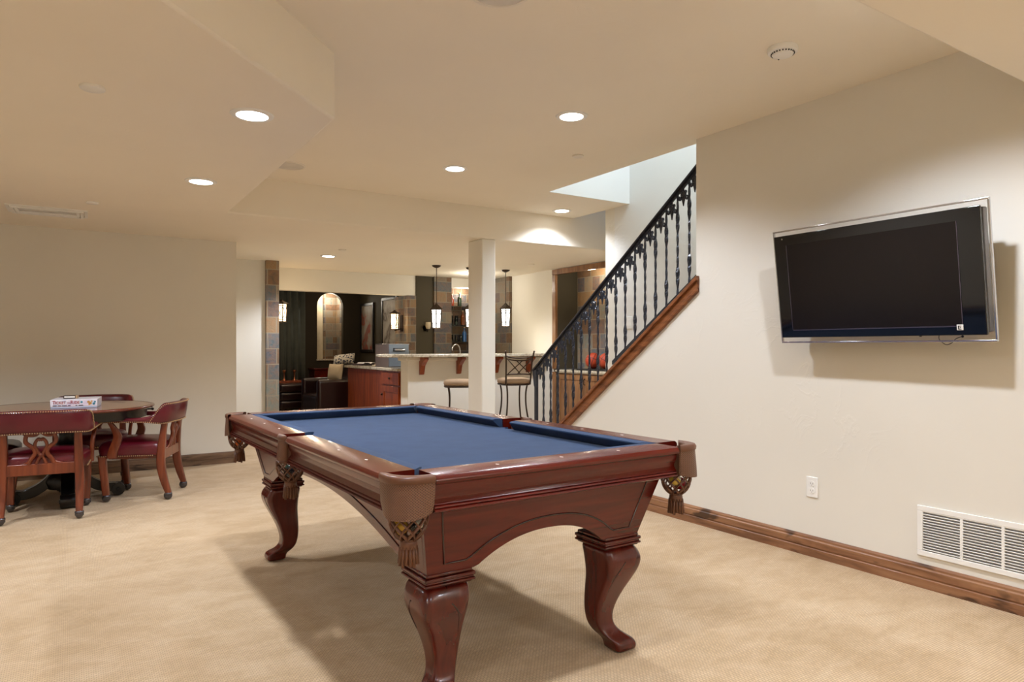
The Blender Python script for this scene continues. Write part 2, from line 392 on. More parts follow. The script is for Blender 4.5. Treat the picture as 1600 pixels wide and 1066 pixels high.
# stringer
sg = MB()
L0, L1 = 3.205, 5.40
def slab(mb, x0, x1, d0, d1):
    mb.add([(x, y, zs(y)-d) for x in (x0, x1) for y, d in ((L0, d0), (L0, d1), (L1, d1), (L1, d0))],
           [(0, 1, 2, 3), (7, 6, 5, 4), (0, 4, 5, 1), (1, 5, 6, 2), (2, 6, 7, 3), (3, 7, 4, 0)])
slab(sg, XR-.016, XR+.145, .015, .105); slab(sg, XR-.034, XR+.150, 0, .03); slab(sg, XR-.024, XR+.10, .078, .108)
struct(sg.build('trim_5', M['stringer'], bevel=.004), 'stained wood stringer cap sloping down the knee wall')

# ------------------------------------------------------------------ lights
def spot(x, y, z, power, ang=138, blend=.55, col=WARM, r=.055):
    d = bpy.data.lights.new('spot', 'SPOT'); d.energy = power; d.spot_size = math.radians(ang); d.spot_blend = blend
    d.color = col; d.shadow_soft_size = r; o = bpy.data.objects.new('lamp_light', d); C.objects.link(o); o.location = (x, y, z-.012); return o
def can_light(x, y, z, label, power=SPOT_W, ang=138):
    t = thing('ceiling_light', label, 'ceiling light', (x, y, z), 0, 'recessed ceiling lights')
    MB().lathe([(.072, -.0005), (.072, -.008), (.095, -.006), (.099, -.0005)], n=32).build('trim_ring', M['plastic'], t, smooth=True)
    MB().lathe([(.0005, -.004), (.05, -.006), (.074, -.004), (.074, -.0005), (.0005, -.0005)], n=32, cap=False).build('diffuser', M['lampw'], t, smooth=True)
    if power: spot(x, y, z, power, ang)
    return t
can_light(.716, 3.375, ZL, 'bright recessed light in the left soffit, the nearer one to the diagonal corner')
can_light(.718, 4.908, ZL, 'bright recessed light in the left soffit toward the round table')
can_light(2.575, 3.32, ZH, 'bright recessed light in the high ceiling above the right side of the pool table')
can_light(2.553, 4.792, ZH, 'starburst bright recessed light in the high ceiling between pool table and beam')
can_light(4.272, 5.67, ZH, 'small recessed light beside the beam near the stairs', SPOT_W*.6)
can_light(2.592, 8.094, ZL, 'small recessed light in the low ceiling beyond the beam', SPOT_W*1.35)
# lamps without fixtures: first inferred from the television's shadow, the others added for fill
for (x, y, z) in ((2.57, 1.46, ZH), (.75, 1.46, ZH), (2.57, -.9, ZL), (.75, -.9, ZL), (-1.2, .3, ZH-.32), (-1.2, 4.9, ZL), (4.6, 7.0, ZL)):
    spot(x, y, z, SPOT_W*{(2.57, 1.46): 1.2, (-1.2, 4.9): 1.35, (4.6, 7.0): 1.3}.get((x, y), 1))
d = bpy.data.lights.new('window_light', 'AREA'); d.shape = 'RECTANGLE'; d.size = .9; d.size_y = 2.4; d.energy = 100; d.color = (.74, .86, 1)
o = bpy.data.objects.new('upstairs_daylight', d); C.objects.link(o); o.location = (4.15, 2.6, 5.1)
for (x, y) in ((-1.9, -1.6), (2.6, -2.0)):      # unseen upward fill added to brighten the ceilings
    d = bpy.data.lights.new('uplight', 'SPOT'); d.energy = 150; d.spot_size = math.radians(150); d.spot_blend = 1; d.shadow_soft_size = .12; d.color = (1, .97, .93)
    o = bpy.data.objects.new('rear_fill_uplight', d); C.objects.link(o); o.location = (x, y, 1.55); o.rotation_euler = (PI, 0, 0)
def pt(x, y, z, e, col=(1, .8, .55), r=.04):
    d = bpy.data.lights.new('glow', 'POINT'); d.energy = e; d.color = col; d.shadow_soft_size = r
    o = bpy.data.objects.new('point_glow', d); C.objects.link(o); o.location = (x, y, z); return o
pt(4.25, 13.2, 2.15, 10, (1, .93, .8))
pt(3.2, 11.2, 2.1, 20, (1, .8, .6), .1)  # fill without a fixture, added to lift the living room
pt(5.85, 7.1, 2.2, 6, (1, .88, .7), .05)
pt(5.35, 9.72, 2.1, 5, (1, .9, .75), .04)
pt(5.0, 8.8, 2.15, 10, (1, .9, .76), .1)

# ------------------------------------------------------------------ pool table
PX0, PX1, PY0, PY1, PZ = .760, 2.048, 1.835, 4.20, .82
PROT = .02
PCX, PCY = (PX0+PX1)/2, (PY0+PY1)/2
pool = thing('pool_table', 'cherry wood pool table with blue felt and brown leather pockets on curved legs', 'pool table', (PCX, PCY, 0), PROT)
def W2L(m): m.xf(Matrix.Translation((-PCX, -PCY, 0))); return m
RP = [(-.115, PZ-.03), (-.115, PZ), (-.012, PZ), (-.004, PZ-.003), (.002, PZ-.01), (.004, PZ-.017), (.001, PZ-.025), (-.006, PZ-.029),
      (-.010, PZ-.032), (-.0115, PZ-.045), (-.016, PZ-.056), (-.022, PZ-.066), (-.023, PZ-.076), (-.018, PZ-.084), (-.012, PZ-.089),
      (-.0105, PZ-.091), (-.014, PZ-.0935), (-.009, PZ-.0965), (-.008, PZ-.1005), (-.012, PZ-.1035), (-.006, PZ-.1065), (-.005, PZ-.112), (-.012, PZ-.116), (-.10, PZ-.116)]
def rail(a, b, n, mat):
    rows = []
    for (x, y) in (a, b): rows.append([(x+n[0]*p, y+n[1]*p, q) for p, q in RP])
    return W2L(MB().loft(rows, True, True)).build('rail', mat, pool, smooth=28)
G = .125; SG = .052
segs = [((PX0, PY0+G), (PX0, PCY-SG), (-1, 0)), ((PX0, PCY+SG), (PX0, PY1-G), (-1, 0)),
        ((PX1, PY0+G), (PX1, PCY-SG), (1, 0)), ((PX1, PCY+SG), (PX1, PY1-G), (1, 0))]
for a, b, n in segs: rail(a, b, n, M['cherry'])
rail((PX0+G, PY0), (PX1-G, PY0), (0, -1), M['cherryx']); rail((PX0+G, PY1), (PX1-G, PY1), (0, 1), M['cherryx'])
# cushions: nose profile, ends cut at an angle
ZF = PZ-.046
def cushion(a, b, n, ca, cb_):
    A = Vector((*a, 0)); Bv = Vector((*b, 0)); N = Vector((-n[0], -n[1], 0)); T = (Bv-A).normalized()
    prof = [(.114, PZ-.001), (.152, PZ-.001), (.164, PZ-.004), (.164, PZ-.009), (.130, ZF+.001), (.114, ZF+.001)]
    rows = []
    for base, sgn, cut in ((A, 1, ca), (Bv, -1, cb_)):
        rows.append([base+N*p+T*sgn*((p-.114)*cut)+Vector((0, 0, q)) for p, q in prof])
    return W2L(MB().loft(rows, True, True)).build('cushion', M['felt'], pool, smooth=25)
for a, b, n in segs:
    low = a[1] < PCY
    cushion((a[0], a[1]+(-.0 if low else .01)), (b[0], b[1]-(.01 if low else 0)), n, 1.0 if low else .35, .35 if low else 1.0)
cushion((PX0+G, PY0), (PX1-G, PY0), (0, -1), 1, 1); cushion((PX0+G, PY1), (PX1-G, PY1), (0, 1), 1, 1)
# bed with pocket notches
def arc(cx, cy, r, a0, a1, n=8): return [(cx+r*math.cos(a0+(a1-a0)*i/n), cy+r*math.sin(a0+(a1-a0)*i/n)) for i in range(n+1)]
e = .10; x0, x1, y0, y1 = PX0+e, PX1-e, PY0+e, PY1-e; rr = .06
bp = arc(x0, y0, rr, PI/2, 0)+arc(x1, y0, rr, PI, PI/2)+arc(x1+.01, PCY, .045, 1.5*PI, PI/2)
bp += arc(x1, y1, rr, 1.5*PI, PI)+arc(x0, y1, rr, 0, -PI/2)+arc(x0-.01, PCY, .045, PI/2, -PI/2)
W2L(MB().prism(bp, ZF-.03, ZF)).build('playing_surface', M['felt'], pool)
# sights along the rail tops
def diamond(x, y): W2L(MB().add([(x-.006, y, PZ+.0006), (x, y-.011, PZ+.0006), (x+.006, y, PZ+.0006), (x, y+.011, PZ+.0006)], [(0, 1, 2, 3)])).build('sight', M['offwhite'], pool)
for k in (1, 2, 3, 5, 6, 7):
    yy = PY0+.115+(PY1-PY0-.23)*k/8
    for xx in (PX0+.06, PX1-.06): diamond(xx, yy)
for k in (1, 2, 3):
    xx = PX0+.115+(PX1-PX0-.23)*k/4
    for yy in (PY0+.06, PY1-.06): diamond(xx, yy)
# body with arched aprons
ZB, ZT = .462, PZ-.114
bx0, bx1, by0, by1 = .940, 1.870, 2.003, 4.04      # at the caps
tx0, tx1, ty0, ty1 = .885, 1.928, 1.925, 4.11      # under the rail
def face_pt(side_, u, z):
    # u is the coordinate along the face at cap height, z the height
    f = (z-ZB)/(ZT-ZB)
    if side_ in 'NF':
        y = (by0+(ty0-by0)*f) if side_ == 'N' else (by1+(ty1-by1)*f)
        x = PCX2+(u-PCX2)*(1+((tx1-tx0)/(bx1-bx0)-1)*f); return Vector((x, y, z))
    x = (bx0+(tx0-bx0)*f) if side_ == 'L' else (bx1+(tx1-bx1)*f)
    y = PCY2+(u-PCY2)*(1+((ty1-ty0)/(by1-by0)-1)*f); return Vector((x, y, z))
PCX2 = (bx0+bx1)/2; PCY2 = (by0+by1)/2
def arch(u, lo, hi, leg=.185, h=.10):
    a, b = lo+leg, hi-leg
    if u <= a or u >= b: return ZB
    t = (u-a)/(b-a); q = abs(2*t-1)
    return ZB+h*(1-q**2.2)
for s_ in 'NFLR':
    lo_, hi_ = (bx0, bx1) if s_ in 'NF' else (by0, by1)
    hh = .098 if s_ in 'NF' else .15
    n = 48; inn = {'N': (0, .02, 0), 'F': (0, -.02, 0), 'L': (.02, 0, 0), 'R': (-.02, 0, 0)}[s_]
    us = [lo_+(hi_-lo_)*i/n for i in range(n+1)]
    rows = []
    for off in (Vector((0, 0, 0)), Vector(inn)):
        pass
    outer_b = [face_pt(s_, u, arch(u, lo_, hi_, h=hh)) for u in us]; outer_t = [face_pt(s_, u, ZT) for u in us]
    I = Vector(inn)
    m = MB().loft([outer_t, outer_b, [p+I for p in outer_b], [p+I for p in outer_t]], False, False, True)
    mt = M['cherryx'] if s_ in 'NF' else M['cherry']
    ap = W2L(m).build('apron', mt, pool, smooth=30)
    # thin dark bead around the panel, drawn in place of its groove shade
    out = {'N': Vector((0, -.0005, 0)), 'F': Vector((0, .0005, 0)), 'L': Vector((-.0005, 0, 0)), 'R': Vector((.0005, 0, 0))}[s_]
    zt_ = ZT-.022; loop = []
    a_, b_ = lo_+.062, hi_-.062
    us2 = [a_+(b_-a_)*i/40 for i in range(41)]
    for u in us2: loop.append(face_pt(s_, u, min(zt_-.02, max(ZB+.034, arch(u, lo_, hi_, leg=.15, h=hh+.012)+.034)))+out)
    for u in reversed(us2): loop.append(face_pt(s_, u, zt_)+out)
    W2L(MB().tube(loop, .0034, 6, closed=True)).build('panel_shade_line', M['cherryshade'], ap, smooth='all', label='dark bead drawn as the groove shade framing the apron panel')
W2L(MB().box(bx0+.02, bx1-.02, by0+.02, by1-.02, ZT+.0, ZF-.032)).build('slate_bed', M['groove'], pool)
# caps and cabriole legs
def leg(cx, cy, dx, dy):
    cp = MB()
    for h, z0, z1 in ((.086, ZB-.010, ZB+.003), (.094, ZB-.022, ZB-.009), (.090, ZB-.030, ZB-.021), (.094, ZB-.038, ZB-.029), (.085, ZB-.045, ZB-.037)):
        cp.box(cx-h, cx+h, cy-h, cy+h, z0, z1)
    prof = [(ZB-.040, .0, .080), (.405, .004, .085), (.385, .012, .0895), (.36, .016, .090), (.33, .014, .085), (.29, .006, .074), (.24, -.010, .062), (.19, -.022, .052),
            (.15, -.028, .046), (.115, -.027, .042), (.09, -.020, .042), (.07, -.006, .044), (.055, .012, .048), (.044, .028, .051), (.03, .037, .052), (.012, .039, .051), (0, .037, .048)]
    rows = []
    for z, o, h in prof:
        r = h*.36; ring = []
        X_, Y_ = cx+dx*o*.9, cy+dy*o*.9
        for (qx, qy, a0) in ((1, 1, 0), (-1, 1, PI/2), (-1, -1, PI), (1, -1, 1.5*PI)):
            for k in range(5):
                a = a0+k*PI/8; ring.append((X_+qx*(h-r)+r*math.cos(a), Y_+qy*(h-r)+r*math.sin(a), z))
        rows.append(ring)
    lg = W2L(MB().loft(rows, True, True)).build('leg', M['cherryz'], pool, smooth=50, subsurf=1)
    W2L(cp).build('leg_cap', M['cherryz'], lg, bevel=.004, label='stepped square moulding on top of the leg')
    # carved scroll line on the two outer faces, its shade given as dark colour
    for ax in (0, 1):
        pth = []
        for i in range(11):
            tt = i/10; z = .245+.12*tt
            import bisect
            zz = [p[0] for p in prof][::-1]; j = max(1, min(len(zz)-1, bisect.bisect(zz, z))); pr = prof[::-1]
            f = (z-pr[j-1][0])/(pr[j][0]-pr[j-1][0]); o = pr[j-1][1]+(pr[j][1]-pr[j-1][1])*f; h = pr[j-1][2]+(pr[j][2]-pr[j-1][2])*f
            lat = h*(.62-.5*tt**3)
            if ax == 0: pth.append((cx+dx*o*.9+dx*(-lat), cy+dy*o*.9+dy*(h-.0015), z))
            else: pth.append((cx+dx*o*.9+dx*(h-.0015), cy+dy*o*.9+dy*(-lat), z))
        W2L(MB().tube(pth, .0026, 6)).build('carved_line', M['cherryshade'], lg, smooth='all')
for (lx, dx) in ((bx0+.083, -1), (bx1-.083, 1)):
    for (ly, dy) in ((by0+.083, -1), (by1-.083, 1)): leg(lx, ly, dx, dy)
# pockets
def corner_pocket(cx, cy, dv, hw, bul, inset, corner=True):
    """cx,cy: rail corner; dv: outward unit vector"""
    D = Vector((dv[0], dv[1], 0)).normalized(); T = Vector((-D.y, D.x, 0)); O = Vector((cx, cy, 0))-D*inset
    S = [-1+2*i/20 for i in range(21)]
    def row(w, b, z, p=2.0, dz=0.0, back=0.0): return [O+T*(s*w)+D*(b*(1-abs(s)**p)-back)+Vector((0, 0, z+dz*(abs(s)**4))) for s in S]
    rim = MB().loft([row(hw*.62, bul-.045 if corner else bul-.03, PZ-.035), row(hw*.62, bul-.045 if corner else bul-.03, PZ-.004), row(hw*.68, bul-.036 if corner else bul-.026, PZ+.003),
                     row(hw*.9, bul-.012, PZ+.005), row(hw*1.0, bul-.002, PZ+.003), row(hw*1.03, bul+.004, PZ-.006), row(hw*1.02, bul+.002, PZ-.017), row(hw*.99, bul-.003, PZ-.021)])
    rm = W2L(rim).build('pocket', M['brown'], pool, smooth='all')
    ZS = PZ-.118 if corner else PZ-.112
    fl = [row(hw*.99, bul-.002, PZ-.019), row(hw*.98, bul+.001, PZ-.05), row(hw*.95, bul+.004, PZ-.085, 2.2), row(hw*.88, bul+.006, ZS-.006, 2.4, .014)]
    bk = [[p-D*.005 for p in r] for r in reversed(fl)]
    W2L(MB().loft(fl+bk, False, False, True)).build('shield', M['weave'] if corner else M['brown'], rm, smooth=50, label='stitched leather shield of the pocket')
    # inner liner
    Oc = O+D*(bul-.075 if corner else bul-.052)
    W2L(MB().lathe([(.052, PZ-.03), (.053, PZ-.07), (.051, PZ-.115)], (Oc.x, Oc.y, 0), 20, cap=False)).build('liner', M['brown'], rm, smooth='all')
    # net basket of leather straps
    Ob = Oc; nt = MB(); zt = PZ-.108; zb = PZ-.195
    for dr in (-1, 1):
        for k in range(9):
            pth = []
            for i in range(10):
                t = i/9; a = 2*PI*k/9+dr*t*1.5; r = .057*math.sqrt(max(.12, 1-(t*.93)**2.6))
                pth.append((Ob.x+r*math.cos(a), Ob.y+r*math.sin(a), zt+(zb-zt)*t))
            nt.tube(pth, .0058, 6, flat=.5)
    for z, r in ((zt, .057), (zb, .024)):
        nt.tube([(Ob.x+r*math.cos(2*PI*i/16), Ob.y+r*math.sin(2*PI*i/16), z) for i in range(16)], .0045, 5, closed=True)
    W2L(nt).build('net', M['brown'], rm, smooth='all')
    fr = MB(); fr.lathe([(.02, 0), (.026, -.012), (.027, -.03), (.024, -.032)], (Ob.x, Ob.y, zb+.004), 12)
    for i in range(14):
        a = 2*PI*i/14; fr.tube([(Ob.x+.022*math.cos(a), Ob.y+.022*math.sin(a), zb-.02), (Ob.x+.027*math.cos(a), Ob.y+.027*math.sin(a), zb-.072-.004*(i % 3))], .0062, 4)
    W2L(fr).build('fringe', M['brown'], rm, smooth='all')
    return Ob
q2 = .7071
P_nl = corner_pocket(PX0, PY0, (-q2, -q2), .088, .062, .0815)
P_nr = corner_pocket(PX1, PY0, (q2, -q2), .088, .062, .0815)
P_fl = corner_pocket(PX0, PY1, (-q2, q2), .088, .062, .0815)
P_fr = corner_pocket(PX1, PY1, (q2, q2), .088, .062, .0815)
P_sl = corner_pocket(PX0, PCY, (-1, 0), .054, .020, .004, False)
P_sr = corner_pocket(PX1, PCY, (1, 0), .054, .020, .004, False)
def ball(P, dx, dy, z, col, label, stripe=False):
    t = NT('ball_resin', .08, .5, 0, .6)
    if stripe:
        c = t.n('TexCoord'); s = t.n('SeparateXYZ'); t.l(c.outputs['Object'], s.inputs[0]); ab = t.n('Math', operation='ABSOLUTE'); t.l(s.outputs[2], ab.inputs[0])
        t.color(t.ramp(ab.outputs[0], [(0, col), (.014, srgb(232, 226, 206))], 'CONSTANT'))
    else: t.color(col)
    o = MB().sphere((0, 0, 0), .0245, 20, 12).build('pool_ball', t.m, smooth='all'); vx, vy = P.x+dx-PCX, P.y+dy-PCY
    o.location = (PCX+vx*math.cos(PROT)-vy*math.sin(PROT), PCY+vx*math.sin(PROT)+vy*math.cos(PROT), z)
    o.rotation_euler = (.7, .4, .3); tag(o, label, 'ball', 'pool balls in the pockets'); return o
zb_ = PZ-.158
ball(P_nl, -.021, .013, zb_, srgb(214, 172, 60), 'yellow pool ball in the net of the nearest pocket')
ball(P_nl, .021, -.013, zb_, srgb(20, 20, 22), 'black and cream striped pool ball in the nearest pocket net', True)
ball(P_nl, .013, -.018, zb_+.047, srgb(24, 70, 120), 'blue pool ball lying on top in the nearest pocket net')
ball(P_nl, -.018, .012, zb_+.048, srgb(110, 20, 24), 'dark red pool ball lying on top in the nearest pocket net')
ball(P_nr, -.019, -.012, zb_+.02, srgb(206, 176, 70), 'cream and gold striped pool ball in the right near pocket', True)
ball(P_nr, .021, -.002, zb_-.0, srgb(140, 26, 36), 'red pool ball in the right near pocket')
ball(P_sl, -.010, -.021, zb_, srgb(26, 24, 30), 'black pool ball in the left side pocket')
ball(P_sl, .004, .024, zb_+.004, srgb(30, 60, 50), 'dark green pool ball in the left side pocket')
ball(P_fl, -.006, -.016, zb_, srgb(196, 96, 30), 'orange pool ball in the far left pocket')

# ------------------------------------------------------------------ captain chairs
CH = 'burgundy captain chairs around the round table'
def smooth_path(pts, n=6):
    P = [Vector(p) for p in pts]; out = []
    for i in range(len(P)-1):
        p0, p1, p2, p3 = P[max(i-1, 0)], P[i], P[i+1], P[min(i+2, len(P)-1)]
        for k in range(n):
            t = k/n; out.append(.5*((2*p1)+(-p0+p2)*t+(2*p0-5*p1+4*p2-p3)*t*t+(-p0+3*p1-3*p2+p3)*t**3))
    out.append(P[-1]); return out
def plank(path, wx, wy, bev=.008):
    """square section swept mostly in z with per-point half widths"""
    m = MB(); rows = []
    for i, p in enumerate(path):
        a = wx[i] if isinstance(wx, list) else wx; b = wy[i] if isinstance(wy, list) else wy
        r = min(a, b)*.35
        ring = []
        for qx, qy, a0 in ((1, 1, 0), (-1, 1, PI/2), (-1, -1, PI), (1, -1, 1.5*PI)):
            for k in range(3):
                t = a0+k*PI/4; ring.append((p[0]+qx*(a-r)+r*math.cos(t), p[1]+qy*(b-r)+r*math.sin(t), p[2]))
        rows.append(ring)
    return m.loft(rows, True, True)
def captain_chair():
    t = thing('captain_chair', '', 'chair', (0, 0, 0), 0, CH)
    # seat cushion
    rows = []
    for f, z in ((1.0, .350), (1.0, .372), (1.02, .40), (1.015, .43), (.95, .452), (.8, .466), (.5, .478), (.2, .483), (.01, .484)):
        ring = []
        for k in range(32):
            a = 2*PI*k/32; cx_, sy_ = math.cos(a), math.sin(a)
            ex = .24
            x = .265*abs(cx_)**ex*(1 if cx_ > 0 else -1); y = .228*abs(sy_)**ex*(1 if sy_ > 0 else -1)
            if y < 0: x *= .93
            ring.append((x*f, .0+y*f, z))
        rows.append(ring)
    MB().loft(rows, True, True).build('seat', M['burg'], t, smooth='all')
    nl = MB()
    def nails(path, step=.015, r=.0055):
        P = [Vector(p) for p in path]; acc = 0; nxt = 0
        for a, b in zip(P[:-1], P[1:]):
            L = (b-a).length
            while nxt <= acc+L and L > 0:
                c = a+(b-a)*((nxt-acc)/L); nl.sphere(c, r, 5, 3); nxt += step
            acc += L
    for sx in (-1, 1):
        nails([(sx*.266, -.17, .357), (sx*.268, .21, .357)])
    nails([(-.25, .23, .357), (.25, .23, .357)])
    for sx in (-1, 1):
        # rear leg / post
        pth = smooth_path([(sx*.225, -.275, .055), (sx*.225, -.245, .15), (sx*.224, -.222, .27), (sx*.220, -.222, .38), (sx*.216, -.232, .50), (sx*.215, -.246, .62)])
        n = len(pth)
        lg = plank(pth, [.0215+.006*math.sin(PI*i/n) for i in range(n)], [.021+.009*math.sin(PI*min(1, i/n*1.2)) for i in range(n)]).build('leg', M['chairw'], t, smooth=50)
        cs(sx*.225, -.272, lg)
        # front leg
        pth = smooth_path([(sx*.236, .168, .055), (sx*.238, .18, .18), (sx*.240, .195, .355)])
        n = len(pth)
        lg = plank(pth, [.022+.005*i/n for i in range(n)], [.022+.005*i/n for i in range(n)]).build('leg', M['chairw'], t, smooth=50)
        cs(sx*.236, .168, lg)
        # curved arm support
        pth = smooth_path([(sx*.272, .115, .345), (sx*.274, .105, .40), (sx*.277, .080, .47), (sx*.283, .072, .52), (sx*.292, .095, .58), (sx*.297, .125, .628)])
        n = len(pth)
        plank(pth, .014, [.036-.018*(i/n)+.004*math.sin(4*i/n) for i in range(n)]).build('arm_support', M['chairw'], t, smooth=50)
    # upholstered U band: arms and back in one
    key = [(.300, .20, .622, .652, .030), (.306, .14, .620, .656, .032), (.303, .04, .618, .655, .028), (.297, -.06, .616, .655, .024), (.288, -.14, .612, .662, .023),
           (.276, -.19, .604, .690, .023), (.258, -.235, .598, .758, .023), (.222, -.265, .602, .768, .023), (.12, -.292, .606, .770, .023), (0, -.302, .607, .771, .023)]
    full = key+[(-a, b, c, d, e_) for a, b, c, d, e_ in reversed(key[:-1])]
    cen = smooth_path([(a, b, 0) for a, b, *_ in full], 4); lo_ = smooth_path([(c, d, e_) for _, _, c, d, e_ in full], 4)
    rows = []; lowp = []; hip = []
    for i, p in enumerate(cen):
        dvec = (cen[min(i+1, len(cen)-1)]-cen[max(i-1, 0)]).normalized(); nrm = Vector((dvec.y, -dvec.x, 0))
        # outward
        if nrm.dot(Vector((p.x, p.y+.1, 0))) < 0: nrm = -nrm
        z0, z1, th = lo_[i]; lean = (z1-z0-.04)*.18
        ring = []
        for k in range(12):
            a = 2*PI*k/12; cx_ = math.copysign(abs(math.cos(a))**.6, math.cos(a)); sz = math.copysign(abs(math.sin(a))**.6, math.sin(a))
            zz = (z0+z1)/2+sz*(z1-z0)/2; ring.append(p+nrm*(cx_*th+lean*(zz-z0)/(z1-z0+1e-6))+Vector((0, 0, zz)))
        rows.append(ring)
        lowp.append(p+nrm*(th*.97)+Vector((0, 0, z0+.008))); hip.append(p+nrm*(th*.97+lean)+Vector((0, 0, z1-.009)))
    MB().loft(rows, True, True).build('backrest', M['burg'], t, smooth='all', label='burgundy leather band forming back and arms')
    nails(lowp, .0145)
    q = len(hip); nails([lowp[int(q*.24)]]+hip[int(q*.30):int(q*.70)+1]+[lowp[int(q*.76)]], .0145)
    nb = nl.build('nailhead_trim', M['brass'], t); nb['kind'] = 'stuff'
    # back rail and pierced splat
    MB().box(-.205, .205, -.245, -.217, .318, .398).build('back_rail', M['chairw'], t, bevel=.005)
    sp = MB()
    def yb(z): return -.234-(z-.39)*.2
    for sx in (-1, 1):
        for pts, r in (([(.075, .395), (.060, .43), (.035, .47), (.045, .51), (.085, .55), (.08, .60), (.06, .625)], .014),
                       ([(.03, .395), (.016, .43), (.006, .455), (.02, .49), (.034, .52), (.030, .55), (.012, .572), (.0, .56)], .011),
                       ([(.12, .392), (.09, .402), (.06, .42)], .009), ([(.0, .625), (.03, .60), (.07, .60), (.11, .622)], .012)):
            pth = smooth_path([(sx*a, yb(b), b) for a, b in pts], 5); sp.tube(pth, r, 8)
    sp.tube([(0, yb(.44), .44), (0, yb(.47), .47)], .014, 8)
    sp.build('splat', M['chairw'], t, smooth='all')
    sr = MB(); sr.box(-.2, .2, .14, .165, .325, .353); sr.box(-.21, -.19, -.2, .14, .325, .353); sr.box(.19, .21, -.2, .14, .325, .353)
    sr.build('seat_rail', M['chairw'], t, bevel=.003)
    return t
def cs(x, y, parent):
    m = MB(); m.tube([(x, y, .066), (x, y, .048)], .014, 10)
    m.sphere((x, y, .032), .032, 14, 9, (.8, 1, 1)); m.tube([(x-.027, y, .030), (x+.027, y, .030)], .009, 10)
    m.sphere((x, y-.002, .044), .030, 12, 8, (1, 1, .62))
    m.build('caster', M['castor'], parent, smooth=60)
ch0 = captain_chair()
TCX, TCY = -.03, 6.42
ch0.location = (-.155, 5.965, 0); ch0.rotation_euler = (0, 0, -.09); ch0['label'] = 'burgundy leather captain chair with pierced wood splat, its back to the camera'
dup(ch0, (.465, 6.31, 0), math.radians(69), 'burgundy leather captain chair seen from its side, right of the round table')
dup(ch0, (.16, 6.97, 0), math.radians(176), 'burgundy captain chair on the far side of the table, mostly hidden')
dup(ch0, (-.56, 6.56, 0), math.radians(-88), 'captain chair at the left of the table, seat and front legs just in frame')

# ------------------------------------------------------------------ round table
rt = thing('game_table', 'round wooden game table on a black pedestal with scrolled feet', 'table', (TCX, TCY, 0))
TZ = .737; TR = .612
MB().lathe([(.001, TZ-.02), (TR-.03, TZ-.02), (TR-.03, TZ), (.001, TZ)], n=72, cap=False).build('tabletop', M['tabletop'], rt, smooth=40)
MB().lathe([(TR-.031, TZ-.022), (TR-.012, TZ-.024), (TR-.002, TZ-.016), (TR, TZ-.008), (TR-.006, TZ-.001), (TR-.03, TZ+.001)], n=72, cap=False).build('edge_band', M['tableedge'], rt, smooth='all', label='reddish rounded edge of the table top')
MB().lathe([(TR-.045, TZ-.018), (TR-.055, TZ-.05), (TR-.06, TZ-.095), (TR-.075, TZ-.098), (TR-.09, TZ-.02)], n=72, cap=False).build('apron', M['blackw'], rt, smooth=40)
MB().lathe([(.001, TZ-.03), (.30, TZ-.03), (.30, TZ-.06), (.12, TZ-.08), (.07, TZ-.12), (.055, .5), (.075, .45), (.11, .38), (.12, .30), (.09, .24), (.13, .20), (.15, .16), (.13, .10), (.001, .09)], n=32, cap=False).build('pedestal', M['blackw'], rt, smooth=45)
for k in range(4):
    a = k*PI/2+.02
    pth = smooth_path([(.08, 0, .24), (.13, 0, .17), (.20, 0, .115), (.28, 0, .085), (.33, 0, .085)], 5)
    m = MB(); n = len(pth); rows = []
    for i, p in enumerate(pth):
        h = .075-.04*i/n; rows.append([(p.x, -.045, p.z-h), (p.x, .045, p.z-h), (p.x, .045, p.z+h*.5), (p.x, -.045, p.z+h*.5)])
    m.loft(rows, True, True)
    m.tube([(.345, -.052, .052), (.345, .052, .052)], .050, 20); m.tube([(.345, -.058, .052), (.345, .058, .052)], .016, 10)
    m.xf(Matrix.Rotation(a, 4, 'Z')).build('foot', M['blackw'], rt, smooth=40, bevel=.004)
# little hooks and drawers knobs under the table edge
MB().tube([(TR-.06, 0, TZ-.05), (TR-.02, 0, TZ-.05)], .006, 8).sphere((TR-.015, 0, TZ-.05), .012, 10, 6).build('knob', M['blackw'], rt, smooth='all')
# inlaid cards drawn into the table top
il = MB()
for cx_, cy_, a in ((-.05, -.43, .2), (-.12, -.40, -.3), (.33, .22, .6), (.38, .16, .1)):
    R_ = Matrix.Translation((cx_, cy_, TZ+.0006)) @ Matrix.Rotation(a, 4, 'Z')
    il.v += [tuple(R_ @ Vector(p)) for p in ((-.03, -.012, 0), (.03, -.012, 0), (.03, .012, 0), (-.03, .012, 0))]; q = len(il.v); il.f.append((q-4, q-3, q-2, q-1))
il.build('inlay', M['groove'], rt, label='small dark inlaid marks in the table top')
# board game
gx, gy = -.135, 6.19
gb = thing('board_game', 'white and blue board game box with red lettering on the round table', 'board game', (gx, gy, TZ+.001), -.13)
gw, gd, gh = .30, .30, .066
def gbm():
    t = NT('box_print', .35, .5, 0, .2); v = t.coord()
    t.color(t.ramp(t.noise(v, 14, 3), [(.35, srgb(188, 204, 226)), (.5, srgb(228, 226, 232)), (.65, srgb(212, 202, 220))])); return t.m
gm = gbm()
MB().box(0, gw, 0, gd, 0, gh*.72).build('box_base', simple('box_base', srgb(180, 196, 220), .4), gb, bevel=.002)
MB().box(-.002, gw+.002, -.002, gd+.002, .012, gh).build('box_lid', gm, gb, bevel=.0025)
red = simple('red_ink', srgb(150, 26, 34), .5); navy = simple('navy_ink', srgb(24, 30, 60), .5); green = simple('green_ink', srgb(60, 130, 150), .5); gold = simple('gold_ink', srgb(190, 140, 70), .5)
